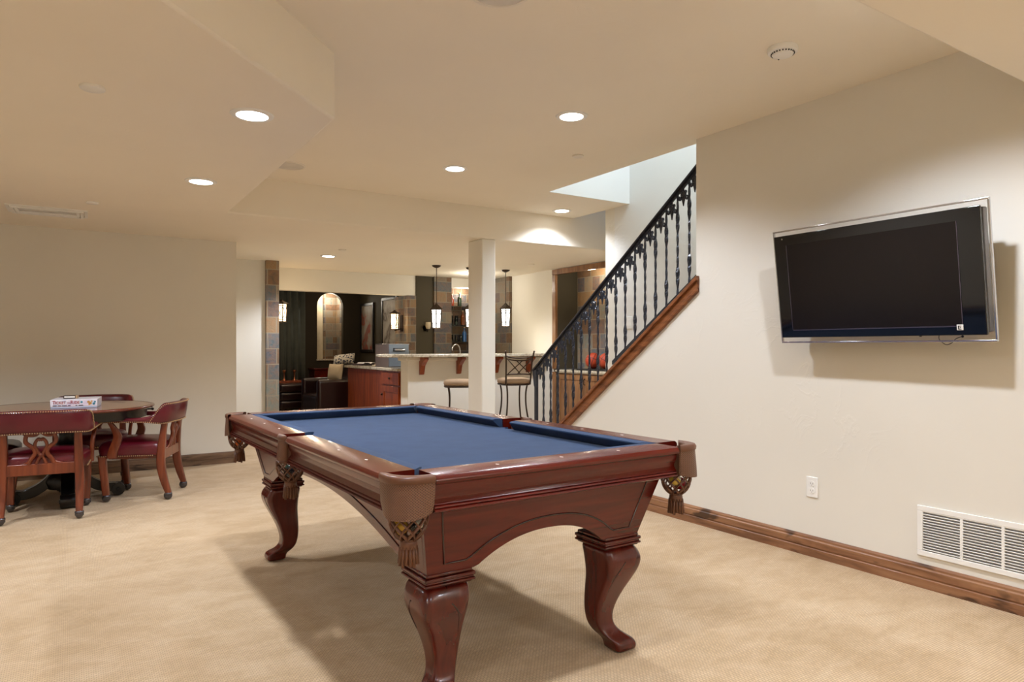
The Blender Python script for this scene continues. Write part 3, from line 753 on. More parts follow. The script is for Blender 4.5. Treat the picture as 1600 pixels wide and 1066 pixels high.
def text(body, size, loc, rot, mat, parent, name='lettering', extrude=.0004, sx=1.0, align='LEFT', shear=0):
    c = bpy.data.curves.new(name, 'FONT'); c.body = body; c.size = size; c.extrude = extrude; c.align_x = align; c.shear = shear; c.offset = size*.012
    o = bpy.data.objects.new(name, c); C.objects.link(o); o.location = loc; o.rotation_euler = rot; o.scale = (sx, 1, 1)
    me = bpy.data.meshes.new_from_object(o); me.materials.clear(); me.materials.append(mat); n_ = bpy.data.objects.new(name, me); C.objects.link(n_)
    n_.location = loc; n_.rotation_euler = rot; n_.scale = (sx, 1, 1); n_.parent = parent; bpy.data.objects.remove(o); return n_
fy = -.0035
text('T', .036, (.012, fy, .033), (PI/2, 0, 0), red, gb, sx=.9); text('ICKET', .027, (.029, fy, .034), (PI/2, 0, 0), red, gb, sx=.95)
text('TO', .014, (.106, fy, .036), (PI/2, 0, 0), red, gb)
text('R', .036, (.127, fy, .033), (PI/2, 0, 0), red, gb, sx=.9); text('IDE', .027, (.148, fy, .034), (PI/2, 0, 0), red, gb, sx=.95)
for i, (a, b_) in enumerate(((.015, .04), (.048, .066), (.072, .105), (.112, .128), (.16, .172), (.18, .21))):
    MB().box(a, b_, fy-.0003, fy+.002, .018, .0235).build('printed_line', navy, gb)
m = MB()
for a, b_, r in ((.245, .045, .009), (.258, .035, .010), (.25, .028, .007), (.266, .05, .006)): m.tube([(a, fy-.0004, b_), (a, fy+.001, b_)], r, 10)
m.build('printed_figure', gold, gb)
m = MB()
for a, b_, r in ((.28, .03, .009), (.287, .045, .007), (.20, .045, .008)): m.tube([(a, fy-.0004, b_), (a, fy+.001, b_)], r, 10)
m.build('printed_figure', green, gb)
cd = thing('card_box', 'small dark card box lying on top of the board game', 'card box', (gx+.13, gy+.11, TZ+gh+.002), -.2)
MB().box(-.045, .045, -.03, .03, 0, .024).build('case', simple('card_box_dark', srgb(70, 56, 44), .4), cd, bevel=.002)
MB().box(-.038, .032, -.0312, -.030, .007, .018).build('case_label', M['offwhite'], cd)
MB().box(.038, .046, -.0315, .031, -.0, .0245).build('case_tip', M['brass'], cd)

# ------------------------------------------------------------------ television
TVW, TVH = 1.10, .638
tv = thing('television', 'wall mounted flat television with black bezel in a clear chrome edged glass frame', 'television', (3.411, 1.922, 1.542))
# local frame: x = right as seen (world -Y), y = away from viewer (world +X), z up; then tilt
tv.rotation_euler = (Matrix.Rotation(-PI/2-.01, 4, 'Z') @ Matrix.Rotation(.133, 4, 'X')).to_euler()
# tilt: top leans toward the viewer
hw, hh_ = TVW/2, TVH/2
fr = MB(); b_ = .009
for a in ((-hw, hw, -.008, .006, hh_-b_, hh_), (-hw, hw, -.008, .006, -hh_, -hh_+b_), (-hw, -hw+b_, -.008, .006, -hh_+b_, hh_-b_), (hw-b_, hw, -.008, .006, -hh_+b_, hh_-b_)): fr.box(*a)
fr.build('frame', M['chrome'], tv, bevel=.0015)
MB().box(-hw+.005, hw-.005, -.003, .003, -hh_+.005, hh_-.005).build('glass_panel', M['pane'], tv)
sx0, sx1, sz0, sz1 = -hw+.012, hw-.034, -hh_+.032, hh_-.030
MB().box(sx0, sx1, -.018, -.0035, sz0, sz1).build('bezel', M['tvblack'], tv, bevel=.003)
MB().box(sx0+.004, sx1+.001, .0035, .055, sz0+.008, sz1-.006).build('housing', M['tvside'], tv, bevel=.008, label='grey side and back of the television body')
ix0, ix1, iz0, iz1 = sx0+.078, sx1-.100, sz0+.046, sz1-.055
MB().box(ix0, ix1, -.0195, -.016, iz0, iz1).build('screen', M['screen'], tv)
m = MB(); m.box(ix0, ix1+.004, -.0205, -.017, iz0-.006, iz0-.001); m.box(ix1, ix1+.003, -.0205, -.017, iz0, iz1); m.box(ix0-.003, ix0, -.0205, -.017, iz0, iz1)
m.build('screen_surround', simple('dark_chrome', srgb(110, 104, 120), .2, .5, .8), tv)
MB().tube([(-hw+.065, -.0185, sz1-.018), (-hw+.065, -.0195, sz1-.018)], .005, 10).build('indicator', M['chrome'], tv)
MB().box(ix1-.024, ix1+.004, -.0215, -.018, iz0-.022, iz0+.004).build('sticker', M['plastic'], tv, bevel=.003)
m = MB()
for a in ((-.018, -.013, -.018, .0), (-.018, -.004, -.018, -.015), (-.013, -.004, -.004, -.001), (-.010, -.006, -.012, -.008)):
    m.box(ix1+a[0], ix1+a[1], -.0222, -.0214, iz0+a[2], iz0+a[3])
m.build('sticker_mark', M['blk'], tv)
m = MB(); m.tube([(.2, .04, sz0), (.2, .04, sz0-.01)], .006, 8); m.tube(smooth_path([(.30, .01, sz0), (.302, .004, -hh_+.012), (.33, -.002, -hh_-.012), (.355, .0, -hh_-.006), (.375, .004, -hh_+.014), (.40, .008, -hh_+.024)], 5), .0018, 6)
m.sphere((.402, .008, -hh_+.024), .006, 8, 6); m.build('cable', M['blk'], tv, smooth='all')
m = MB(); m.box(-.16, .16, .055, .10, -.14, .14); m.box(-.05, .05, .10, .128, -.1, .1)
m.build('wall_mount', M['blk'], tv, bevel=.003)

# ------------------------------------------------------------------ outlet, vents, discs, detector, speakers
ot = thing('wall_outlet', 'white duplex electrical outlet low on the right wall', 'outlet', (XR, 2.362, .397))
MB().box(-.006, 0, -.036, .036, -.059, .059).build('cover_plate', M['plastic'], ot, bevel=.003)
for dz in (-.02, .02):
    s_ = MB().tube([(-.0085, 0, dz), (-.005, 0, dz)], .0165, 16).build('socket', M['plastic'], ot)
    m = MB(); m.box(-.0088, -.0084, -.008, -.006, dz-.003, dz+.006); m.box(-.0088, -.0084, .006, .008, dz-.003, dz+.006); m.tube([(-.0088, 0, dz-.008), (-.0084, 0, dz-.008)], .0022, 8)
    m.build('slot', M['blk'], s_)
vt = thing('return_air_grille', 'large white louvred return air grille low on the right wall', 'vent', (XR, 1.78, .16))
VH, VL = .249, .92
m = MB(); fw = .026
m.box(-.010, 0, -VL, 0, 0, fw); m.box(-.010, 0, -VL, 0, VH-fw, VH); m.box(-.010, 0, -.026, 0, fw, VH-fw); m.box(-.010, 0, -VL, -VL+.026, fw, VH-fw)
for k in range(1, 5): m.box(-.009, 0, -.026-k*.1736-.009, -.026-k*.1736+.004, fw, VH-fw)
m.build('grille_frame', M['plastic'], vt, bevel=.002)
MB().box(-.0008, 0, -VL+.02, -.02, .02, VH-.02).build('grille_backing', simple('duct_grey', srgb(120, 118, 116), .8), vt)
m = MB()
for i in range(15):
    zc = fw+.007+i*.0133
    R_ = Matrix.Translation((-.0045, 0, zc)) @ Matrix.Rotation(.6, 4, 'Y')
    m.box(-.0048, .0048, -VL+.027, -.027, -.0013, .0013, R_)
m.build('louvre', M['plastic'], vt)
cv = thing('ceiling_vent', 'rectangular off white ceiling vent above the round table', 'vent', (-.16, 6.63, ZL), -.02)
m = MB()
for (a, b_, h) in ((.27, .17, .010), (.243, .146, .022), (.216, .122, .016)):
    m.box(-a, a, -b_, -b_+.02, -h, 0); m.box(-a, a, b_-.02, b_, -h, 0); m.box(-a, -a+.022, -b_+.02, b_-.02, -h, 0); m.box(a-.022, a, -b_+.02, b_-.02, -h, 0)
m.build('vent_frame', M['plastic'], cv)
m = MB()
for i in range(9):
    R_ = Matrix.Translation((0, -.09+i*.0225, -.006)) @ Matrix.Rotation(.15, 4, 'X'); m.box(-.193, .193, -.0115, .0115, -.001, .001, R_)
m.build('vent_slat', M['plastic'], cv)
def disc(x, y, z, r, label, mat='plastic'):
    o = MB().lathe([(.001, -.011), (r*.9, -.012), (r, -.009), (r, 0), (.001, 0)], n=28, cap=False).build('cover_disc', M[mat], smooth=50); o.location = (x, y, z)
    tag(o, label, 'cover plate', 'round sprinkler covers on the ceiling'); return o
disc(.073, 3.384, ZL, .048, 'round cover disc on the left soffit nearest the camera')
disc(.13, 6.068, ZL, .042, 'round cover disc on the left soffit next to the rectangular vent')
disc(3.147, 3.98, ZH, .042, 'round cover disc on the high ceiling near the stair opening', 'offwhite')
disc(2.556, 7.48, ZL, .042, 'round cover disc on the low ceiling beside the small recessed light', 'offwhite')
disc(5.106, 7.45, ZL, .042, 'round cover disc on the low ceiling in front of the right pendant', 'offwhite')
for x, y, lab in ((1.43, 2.31, 'round ceiling speaker cut off by the top edge of the photo'), (1.42, 5.42, 'round ceiling speaker partly hidden behind the soffit edge')):
    t = thing('ceiling_speaker', lab, 'speaker', (x, y, ZH), 0, 'round ceiling speakers')
    MB().lathe([(.115, 0), (.115, -.006), (.125, -.007), (.132, -.004), (.132, 0)], n=40, cap=False).build('speaker_rim', M['offwhite'], t, smooth=50)
    MB().lathe([(.001, -.004), (.115, -.004), (.115, 0)], n=40, cap=False).build('speaker_grille', M['greysp'], t)
sd = thing('smoke_detector', 'white round smoke detector on the ceiling above the television', 'smoke detector', (2.833, 2.025, ZH), .9)
MB().lathe([(.001, -.044), (.025, -.043), (.045, -.036), (.052, -.026), (.066, -.022), (.070, -.012), (.068, 0), (.001, 0)], n=36, cap=False).build('housing', M['plastic'], sd, smooth=35)
m = MB()
for i in range(24):
    a = 2*PI*i/24; R_ = Matrix.Rotation(a, 4, 'Z') @ Matrix.Translation((.0525, 0, -.028)); m.box(-.0035, .0012, -.003, .003, -.003, .003, R_)
m.build('air_slot', M['blk'], sd)
MB().sphere((.03, .01, -.041), .004, 8, 5).build('button', M['blk'], sd)
sw = thing('light_switch', 'white light switch plate on the wall behind the stair railing', 'light switch', (4.64, 5.07, 1.445))
MB().box(-.006, 0, -.058, .058, -.06, .06).build('cover_plate', M['plastic'], sw, bevel=.002)
for dy in (-.024, .024): MB().box(-.009, -.005, dy-.015, dy+.015, -.032, .032).build('rocker', M['plastic'], sw, bevel=.001)

# ------------------------------------------------------------------ stair railing
XB = 3.625
rl = thing('stair_railing', 'black wrought iron stair railing with fleur de lis ornaments and twisted balusters', 'railing', (XB, 4.2, 0))
def RL(m): return m.xf(Matrix.Translation((-XB, -4.2, 0)))
y_a, y_b = 3.10, 5.24
th = math.atan(.7377)
hr = MB()
prof = [(-.024, -.02), (.024, -.02), (.028, -.008), (.022, .0), (-.022, .0), (-.028, -.008)]
hr.loft([[(XB+p, yy, zrl(yy)+q) for p, q in prof] for yy in (3.245, y_b)], True, True)
hr.box(XB-.009, XB+.009, 0, 0, 0, 0) if False else None
hr.loft([[(XB+p, yy, zrl(yy)+q) for p, q in ((-.008, -.042), (.008, -.042), (.008, -.02), (-.008, -.02))] for yy in (3.245, y_b)], True, True)
RL(hr).build('handrail', M['iron'], rl, bevel=.002)
def baluster(y):
    z1 = zrl(y)-.035; z0 = zs(y)-.01; n = 40; rows = []
    for i in range(n+1):
        t = i/n; z = z0+(z1-z0)*t; s = .0068
        for c, w_, am in ((.27, .06, .0045), (.76, .06, .0045)):
            d_ = abs(t-c)/w_
            if d_ < 1.6: s += am*max(0, 1-(d_/1.6)**2)
        s += .003*max(0, 1-t/.02)
        a = t*PI*5
        s2 = s*1.35
        rows.append([(XB+s2*math.cos(a+k*PI/2+PI/4), y+s2*math.sin(a+k*PI/2+PI/4), z) for k in range(4)])
    return RL(MB().loft(rows, True, True)).build('baluster', M['iron'], rl)
DY = .1095
for i in range(17): baluster(3.336+i*DY)
def fleur(y):
    zt = zrl(y)-.03; m = MB()
    # centre leaf hanging down
    lf = [(0, .005), (-.035, .008), (-.06, .006), (-.085, .014), (-.105, .012), (-.145, .0015)]
    rows = []
    for dz, hw_ in [(.0, .009), (-.03, .009), (-.04, .013), (-.05, .008), (-.065, .014), (-.085, .018), (-.105, .012), (-.135, .001)]:
        rows.append([(XB-.005, y, zt+dz), (XB, y-hw_, zt+dz), (XB+.005, y, zt+dz), (XB, y+hw_, zt+dz)])
    m.loft(rows, True, True)
    for s in (-1, 1):
        m.tube(smooth_path([(XB, y+s*.004, zt-.03), (XB, y+s*.018, zt-.045), (XB, y+s*.020, zt-.075), (XB, y+s*.034, zt-.088), (XB, y+s*.043, zt-.072), (XB, y+s*.034, zt-.066)], 4), [.0075]*21, 6)
        m.tube(smooth_path([(XB, y+s*.002, zt-.06), (XB, y+s*.014, zt-.03), (XB, y+s*.026, zt-.03), (XB, y+s*.028, zt-.044)], 4), .006, 6)
    m.box(XB-.007, XB+.007, y-.016, y+.016, zt-.066, zt-.056)
    return RL(m).build('fleur_de_lis', M['iron'], rl, smooth=50)
for i in range(18): fleur(3.336-DY/2+i*DY if i else 3.285)
m = MB(); ny = 5.205
m.box(XB-.014, XB+.014, ny-.014, ny+.014, 0.18, zrl(ny)-.03)
m.tube(smooth_path([(XB, 5.24, zrl(5.24)-.012), (XB, 5.235, zrl(5.24)-.05), (XB, 5.222, zrl(5.24)-.13), (XB, 5.212, zrl(5.24)-.19)], 4), [.02]*5+[.017]*5+[.013]*3, 8)
RL(m).build('newel_post', M['iron'], rl, bevel=.002)
wh = thing('wall_handrail', 'black handrail fixed to the white wall behind the stairs', 'handrail', (4.56, 4.2, 0))
def zw(y): return 1.83-(y-4.08)*.70
m = MB().loft([[(p, yy-4.2, zw(yy)+q) for p, q in ((-.02, -.02), (.02, -.02), (.02, .02), (-.02, .02))] for yy in (3.0, 5.2)], True, True)
m.build('rail', M['iron'], wh, bevel=.004)
m = MB()
for yy in (3.4, 4.35, 5.08): m.tube([(0, yy-4.2, zw(yy)-.01), (.02, yy-4.2, zw(yy)-.06), (.08, yy-4.2, zw(yy)-.06)], .008, 8)
m.build('bracket', M['iron'], wh, smooth='all')

# ------------------------------------------------------------------ bar
bar = thing('bar_counter', 'raised bar with granite top, cream front and wooden corbels', 'bar', (4.6, 8.1, 0))
def BL(m): return m.xf(Matrix.Translation((-4.6, -8.1, 0)))
BZ = 1.115
BL(B(3.59, 5.698, 8.02, 8.24, 0, BZ-.042)).build('bar_front', M['wall'], bar, bevel=.01)
BL(B(3.555, 5.698, 7.99, 8.26, BZ-.09, BZ-.042)).build('cornice', M['wall'], bar, bevel=.012, label='small cream moulding under the bar top')
pts = [(5.698, 7.80), (5.698, 8.42), (3.36, 8.42), (3.30, 8.36), (3.275, 8.2), (3.28, 8.0), (3.32, 7.88), (3.42, 7.82), (3.55, 7.80)]
BL(MB().prism(pts, BZ-.040, BZ)).build('bar_top', M['granite'], bar, bevel=.008)
for x in (3.78, 4.32, 4.90, 5.43):
    prof = [(8.02, BZ-.042), (7.86, BZ-.042), (7.855, BZ-.07), (7.90, BZ-.10), (7.955, BZ-.15), (7.975, BZ-.22), (7.99, BZ-.262), (8.02, BZ-.268)]
    BL(MB().prism(prof, x-.03, x+.03, 'X')).build('corbel', M['cabw'], bar, bevel=.004)
# lower cabinet running back from the bar
cab = thing('base_cabinet', 'reddish brown wooden base cabinet with granite worktop left of the bar', 'cabinet', (3.9, 9.3, 0))
def CL(m): return m.xf(Matrix.Translation((-3.9, -9.3, 0)))
CL(B(3.60, 4.18, 8.26, 10.28, .09, .885)).build('cabinet_body', M['cabw'], cab, bevel=.003)
CL(B(3.66, 4.15, 8.28, 10.2, 0, .09)).build('plinth', M['blk'], cab)
dr = CL(B(3.578, 3.60, 8.29, 8.86, .70, .865)).build('drawer', M['cabw'], cab, bevel=.005)
CL(MB().sphere((3.566, 8.575, .785), .014, 10, 7)).build('knob', M['bronze'], dr, smooth='all')
do = MB(); do.box(3.585, 3.60, 8.29, 8.86, .11, .68)
for a in ((8.29, 8.86, .60, .68), (8.29, 8.86, .11, .19), (8.29, 8.37, .19, .60), (8.78, 8.86, .19, .60)): do.box(3.576, 3.59, *a)
dr = CL(do).build('door', M['cabw'], cab, bevel=.003)
CL(MB().sphere((3.562, 8.82, .56), .014, 10, 7)).build('knob', M['bronze'], dr, smooth='all')
CL(B(3.55, 4.28, 8.262, 10.32, .888, .925)).build('worktop', M['granite'], cab, bevel=.006)
# stainless appliance
ap = thing('countertop_appliance', 'blue grey stainless steel box with a handle on the worktop behind the bar', 'appliance', (3.65, 8.79, .927))
MB().box(0, .30, 0, .48, 0, .315).build('casing', simple('casing_brown', srgb(112, 98, 92), .4, .5, .2), ap, bevel=.004)
MB().box(.004, .296, -.018, 0, .01, .315).build('front_panel', M['steel'], ap, bevel=.003)
MB().box(-.004, .304, -.02, .48, .3155, .323).build('lid', M['chrome'], ap, bevel=.002)
MB().tube([(.08, -.018, .24), (.08, -.05, .24), (.22, -.05, .24), (.22, -.018, .24)], .012, 8).build('handle', M['chrome'], ap, smooth=50)
MB().box(.06, .24, -.0195, -.018, .215, .265).build('handle_recess', M['blk'], ap)
# papers on the worktop
def mag(x, y, z, a, b_, h, rz, mat, label, cat='magazine'):
    o = MB().box(-a/2, a/2, -b_/2, b_/2, 0, h).build(cat, mat, bevel=.003); o.location = (x, y, z); o.rotation_euler = (0, 0, rz); tag(o, label, cat); return o
pw = simple('paper_white', srgb(214, 212, 214), .6); pd = simple('paper_dark', srgb(60, 44, 50), .5)
mag(3.78, 10.05, .927, .24, .3, .02, .2, pd, 'dark magazine lying on the far end of the worktop')
o = MB().loft([[(-.12+.24*i/8, y_, .028+.018*math.sin(PI*i/4)**2+.008*(i % 2)) for i in range(9)] for y_ in (-.14, .14)]).build('newspaper', pw); o.location = (3.80, 9.98, .925); tag(o, 'crumpled white newspaper on top of the dark magazine', 'newspaper')
mag(3.83, 9.52, .927, .22, .2, .015, -.2, simple('tray_cream', srgb(206, 196, 172), .4), 'small cream tray beside the stainless box', 'tray')
o = MB().loft([[(-.07+.14*i/6, y_, .03*math.sin(PI*i/6)+.004) for i in range(7)] for y_ in (-.06, .06)]).build('folded_cloth', simple('cloth_tan', srgb(150, 120, 104), .8)); o.location = (3.83, 9.54, .941); tag(o, 'tan folded cloth heaped on the cream tray', 'cloth')
# faucet at the bar sink
fc = thing('faucet', 'chrome arched bar faucet behind the raised bar top', 'faucet', (4.93, 9.1, .93))
MB().tube(smooth_path([(0, 0, 0), (0, 0, .22), (-.03, 0, .30), (-.09, 0, .31), (-.13, 0, .26), (-.13, 0, .22)], 5), .012, 10).build('spout', M['chrome'], fc, smooth='all')
MB().lathe([(.03, 0), (.03, .01), (.016, .03)], n=16).build('faucet_base', M['chrome'], fc, smooth=50)
bc = thing('back_counter', 'granite topped counter along the slate wall behind the bar', 'counter', (5.0, 9.3, 0))
MB().box(-.55, .68, -.22, .25, 0, .89).build('cabinet_body', M['cabw'], bc)
MB().box(-.56, .685, -.25, .255, .892, .927).build('worktop', M['granite'], bc, bevel=.004)
# glass shelves with glassware
for i, (z, lab) in enumerate(((1.28, 'lowest glass shelf in the mirrored bar niche'), (1.55, 'middle glass shelf in the mirrored bar niche'), (1.85, 'top glass shelf in the mirrored bar niche'))):
    o = MB().box(5.032, 5.688, 9.64, 9.858, z, z+.01).build('glass_shelf', M['glass'], bevel=.001); tag(o, lab, 'shelf', 'glass shelves behind the bar')
def tumbler(x, y, z, label, h=.11, r=.032):
    o = MB().lathe([(.001, .0), (r*.8, 0), (r, h), (r-.003, h), (r*.8-.003, .006), (.001, .006)], n=14, cap=False).build('drinking_glass', M['glass'], smooth='all'); o.location = (x, y, z); tag(o, label, 'glass', 'glasses on the bar shelves')
def bottle(x, y, z, col, label, h=.24):
    t_ = thing('bottle', label, 'bottle', (x, y, z), 0, 'bottles on the bar shelves')
    MB().lathe([(.001, 0), (.034, 0), (.035, h*.55), (.03, h*.66), (.012, h*.75), (.011, h*.93)], n=16).build('bottle_body', simple('bottle_glass', col, .08, .5, 0, .5), t_, smooth=50)
    MB().lathe([(.014, h*.93), (.014, h), (.001, h)], n=12).build('cap', M['brass'], t_, smooth=40)
tumbler(5.12, 9.74, 1.291, 'clear tumbler at the left end of the lowest glass shelf'); tumbler(5.21, 9.73, 1.291, 'clear tumbler second from left on the lowest glass shelf')
tumbler(5.30, 9.74, 1.291, 'clear tumbler third from left on the lowest glass shelf')
tumbler(5.12, 9.75, 1.561, 'tall clear glass at the left of the middle glass shelf', .15); tumbler(5.22, 9.75, 1.561, 'tall clear glass right of its twin on the middle shelf', .15)
bottle(5.36, 9.74, 1.291, srgb(30, 90, 150), 'blue bottle on the lowest glass shelf'); bottle(5.34, 9.76, 1.561, srgb(120, 60, 20), 'amber bottle on the middle glass shelf')
bottle(5.14, 9.76, 1.861, srgb(150, 60, 36), 'copper coloured bottle at the left of the top glass shelf', .2); bottle(5.28, 9.76, 1.861, srgb(40, 60, 40), 'green bottle on the top glass shelf', .22)
bottle(5.4, 9.3, .928, srgb(24, 24, 26), 'dark bottle on the counter behind the bar', .28)

# pendants
def lantern(parent, r, h, z0, glassmat, n=6, taper=.8):
    """cage lantern: glass body, frame, roof"""
    MB().lathe([(r*.86*taper, z0+.008), (r*.86, z0+h-.008)], n=n).build('lantern_glass', glassmat, parent)
    m = MB()
    for k in range(n):
        a = 2*PI*k/n; m.tube([(r*taper*.9*math.cos(a), r*taper*.9*math.sin(a), z0), (r*.9*math.cos(a), r*.9*math.sin(a), z0+h)], .006, 5)
        b2 = 2*PI*(k+1)/n
        for f0, f1 in ((.15, .85), (.85, .15)):
            rr0 = r*(taper+(1-taper)*f0)*.9; rr1 = r*(taper+(1-taper)*f1)*.9
            m.tube([(rr0*math.cos(a), rr0*math.sin(a), z0+h*f0), (rr1*math.cos(b2), rr1*math.sin(b2), z0+h*f1)], .0036, 4)
    for f in (0, .12, .88, 1):
        rr = r*(taper+(1-taper)*f)*.92; m.tube([(rr*math.cos(2*PI*k/n), rr*math.sin(2*PI*k/n), z0+h*f) for k in range(n)],   .007 if f in (0, 1) else .0042, 5, closed=True)
    m.build('cage', M['bronze'], parent)
def pendant(x, y, zc, label, fm, e):
    t = thing('pendant_lamp', label, 'pendant lamp', (x, y, ZL), 0, 'lantern pendants over the bar')
    MB().lathe([(.001, -.035), (.02, -.033), (.05, -.018), (.062, -.004), (.062, 0)], n=24).build('canopy', M['bronze'], t, smooth=50)
    zt = zc+.13-ZL
    MB().tube([(0, 0, -.03), (0, 0, zt+.03)], .0055, 8).build('stem', M['bronze'], t)
    lantern(t, .085, .25, zc-.14-ZL, fm)
    MB().lathe([(.100, zt-.02), (.095, zt-.014), (.03, zt+.04), (.008, zt+.06)], n=6).build('lantern_roof', M['bronze'], t)
    pt(x, y, zc-.14, e, (1, .88, .68), .05)
pendant(4.114, 8.25, 1.60, 'bronze lantern pendant left of the column, hanging over the bar', M['frosted2'], 8)
pendant(5.179, 8.20, 1.64, 'bronze lantern pendant right of the column, hanging over the bar', M['frosted2'], 8)
pendant(4.62, 8.23, 1.62, 'bronze lantern pendant mostly hidden behind the column', M['frosted2'], 6)
def sconce(x, y, z, nx, ny, label, e):
    t = thing('wall_sconce', label, 'wall sconce', (x, y, z), math.atan2(ny, nx), 'lantern wall sconces')
    MB().box(0, .012, -.05, .05, -.15, .10).build('back_plate', M['bronze'], t, bevel=.003)
    MB().tube([(.01, 0, -.11), (.12, 0, -.14), (.12, 0, -.118)], .007, 8).build('arm', M['bronze'], t, smooth='all')
    l = bpy.data.objects.new('lantern', None); C.objects.link(l); l.parent = t; l.location = (.12, 0, 0)
    lantern(l, .072, .24, -.12, M['frosted'], 4, .88)
    MB().lathe([(.10, .122), (.095, .128), (.03, .155), (.01, .175)], n=4).build('lantern_roof', M['bronze'], l)
    pt(x+nx*.26, y+ny*.26, z, e, (1, .75, .45), .05)
sconce(2.215, 9.25, 1.66, 1, 0, 'glowing lantern sconce peeking out from behind the left slate pier', 5)
sconce(4.30, 9.82, 1.60, -1, 0, 'glowing lantern sconce on the slate corner pier behind the bar', 5)
t = thing('candle_sconce', 'small bronze candle sconce on the olive wall, just left of the left pendant', 'wall sconce', (4.60, 9.60, 1.50))
MB().lathe([(.001, -.012), (.05, -.010), (.05, 0), (.001, 0)], n=20, cap=False).xf(Matrix.Rotation(PI/2, 4, 'X')).build('back_plate', M['bronze'], t, smooth=50)
MB().tube(smooth_path([(0, -.01, -.02), (0, -.05, -.06), (0, -.09, -.05), (0, -.09, -.02)], 4), .006, 8).build('arm', M['bronze'], t, smooth='all')
MB().lathe([(.001, -.02), (.03, -.015), (.042, .03), (.038, .09), (.034, .09), (.037, .03), (.001, -.012)], (0, -.09, 0), 16, cap=False).build('shade', M['cream'], t, smooth='all')

# ------------------------------------------------------------------ bar stools
def bar_stool():
    t = thing('bar_stool', '', 'bar stool', (0, 0, 0), 0, 'metal bar stools at the bar')
    rows = []
    for f, z in ((.98, .735), (1.02, .75), (1.02, .775), (.95, .795), (.6, .808), (.02, .812)):
        rows.append([(.195*f*math.copysign(abs(math.cos(2*PI*k/28))**.6, math.cos(2*PI*k/28)), .195*f*math.copysign(abs(math.sin(2*PI*k/28))**.6, math.sin(2*PI*k/28)), z) for k in range(28)])
    MB().loft(rows, True, True).build('seat', M['seatf'], t, smooth='all')
    MB().tube([(.185*math.copysign(abs(math.cos(2*PI*k/28))**.6, math.cos(2*PI*k/28)), .185*math.copysign(abs(math.sin(2*PI*k/28))**.6, math.sin(2*PI*k/28)), .722) for k in range(28)], .014, 6, closed=True).build('seat_frame', M['bronze'], t, smooth='all')
    for sx in (-1, 1):
        for sy in (-1, 1):
            MB().tube(smooth_path([(sx*.14, sy*.14, .72), (sx*.125, sy*.125, .6), (sx*.13, sy*.13, .42), (sx*.165, sy*.165, .18), (sx*.20, sy*.20, .006)], 5), .011, 8).build('leg', M['bronze'], t, smooth='all')
    MB().tube([(.215*math.cos(2*PI*k/28), .215*math.sin(2*PI*k/28), .21) for k in range(28)], .009, 6, closed=True).build('foot_ring', M['bronze'], t, smooth='all')
    m = MB()
    def yb(z): return -.18-(z-.72)*.16
    for sx in (-1, 1):
        m.tube(smooth_path([(sx*.165, yb(.72), .72), (sx*.17, yb(.9), .9), (sx*.178, yb(1.05), 1.05), (sx*.192, yb(1.13)-.01, 1.14)], 5), .010, 8)
        m.sphere((sx*.192, yb(1.14)-.01, 1.145), .013, 8, 6)
    for z, dip in ((1.085, .018), (1.055, .018), (.85, -.006)):
        m.tube(smooth_path([(-.175, yb(z), z), (-.09, yb(z)-.012, z-dip), (0, yb(z)-.018, z-dip*1.3), (.09, yb(z)-.012, z-dip), (.175, yb(z), z)], 4), .009, 7)
    for pa in ([(-.16, 1.05), (.03, .85)], [(-.15, .86), (.04, 1.03)], [(-.04, 1.03), (.15, .86)], [(-.03, .85), (.16, 1.05)]):
        m.tube([(pa[0][0], yb(pa[0][1])-.012, pa[0][1]), (pa[1][0], yb(pa[1][1])-.012, pa[1][1])], .0065, 6)
    m.build('backrest', M['bronze'], t, smooth='all', label='bronze metal back with crossed bars')
    return t
s0 = bar_stool(); s0.location = (4.86, 7.50, 0); s0.rotation_euler = (0, 0, -.25); s0['label'] = 'bronze bar stool with tan seat, right of the column with crossed back facing us'
dup(s0, (4.04, 7.46, 0), math.radians(62), 'bronze bar stool with tan seat, half hidden left of the column')

# ------------------------------------------------------------------ display recess cabinet
rc = thing('recess_cabinet', 'light brown wooden cabinet built under the display recess behind the railing', 'cabinet', (XW+.02, 7.1, 0))
MB().box(0, .36, -.57, .58, 0, .845).build('cabinet_body', M['nichew'], rc)
for (a, b_) in ((-.565, -.005), (.005, .575)):
    dd = MB().box(-.012, 0, a, b_, .08, .83); 
    for q in ((a, b_, .76, .83), (a, b_, .08, .15), (a, a+.07, .15, .76), (b_-.07, b_, .15, .76)): dd.box(-.022, -.01, *q)
    dd = dd.build('door', M['nichew'], rc, bevel=.003)
    MB().tube([(-.022, (-.04 if a < 0 else .04), .70), (-.045, (-.04 if a < 0 else .04), .71), (-.045, (-.04 if a < 0 else .04), .77), (-.022, (-.04 if a < 0 else .04), .78)], .006, 6).build('handle', M['bronze'], dd)
MB().box(-.05, .36, -.58, .59, .862, .892).build('worktop', M['granite'], rc, bevel=.004)
MB().box(-.02, 0, -.57, .58, .846, .86).build('edge_strip', M['offwhite'], rc)
tr_ = thing('display_stand', 'black box and tray holding the basketballs in the recess', 'tray', (5.9, 6.95, .893))
MB().box(-.13, .12, -.30, .38, 0, .018).build('tray', M['blk'], tr_, bevel=.002)
MB().box(.14, .165, -.36, .0, 0, .26).build('back_panel', M['blk'], tr_, bevel=.002)
for y_, z_, lab in ((7.13, .108, 'orange basketball on the left in the display recess'), (6.86, .108, 'orange basketball on the right, in front of the black panel')):
    o = MB().sphere((0, 0, 0), .108, 28, 18).build('basketball', M['basket'], smooth='all'); o.location = (5.90, y_, .912+z_); o.rotation_euler = (.4, .3, .9 if y_ > 7 else .2)
    tag(o, lab, 'basketball', 'basketballs')

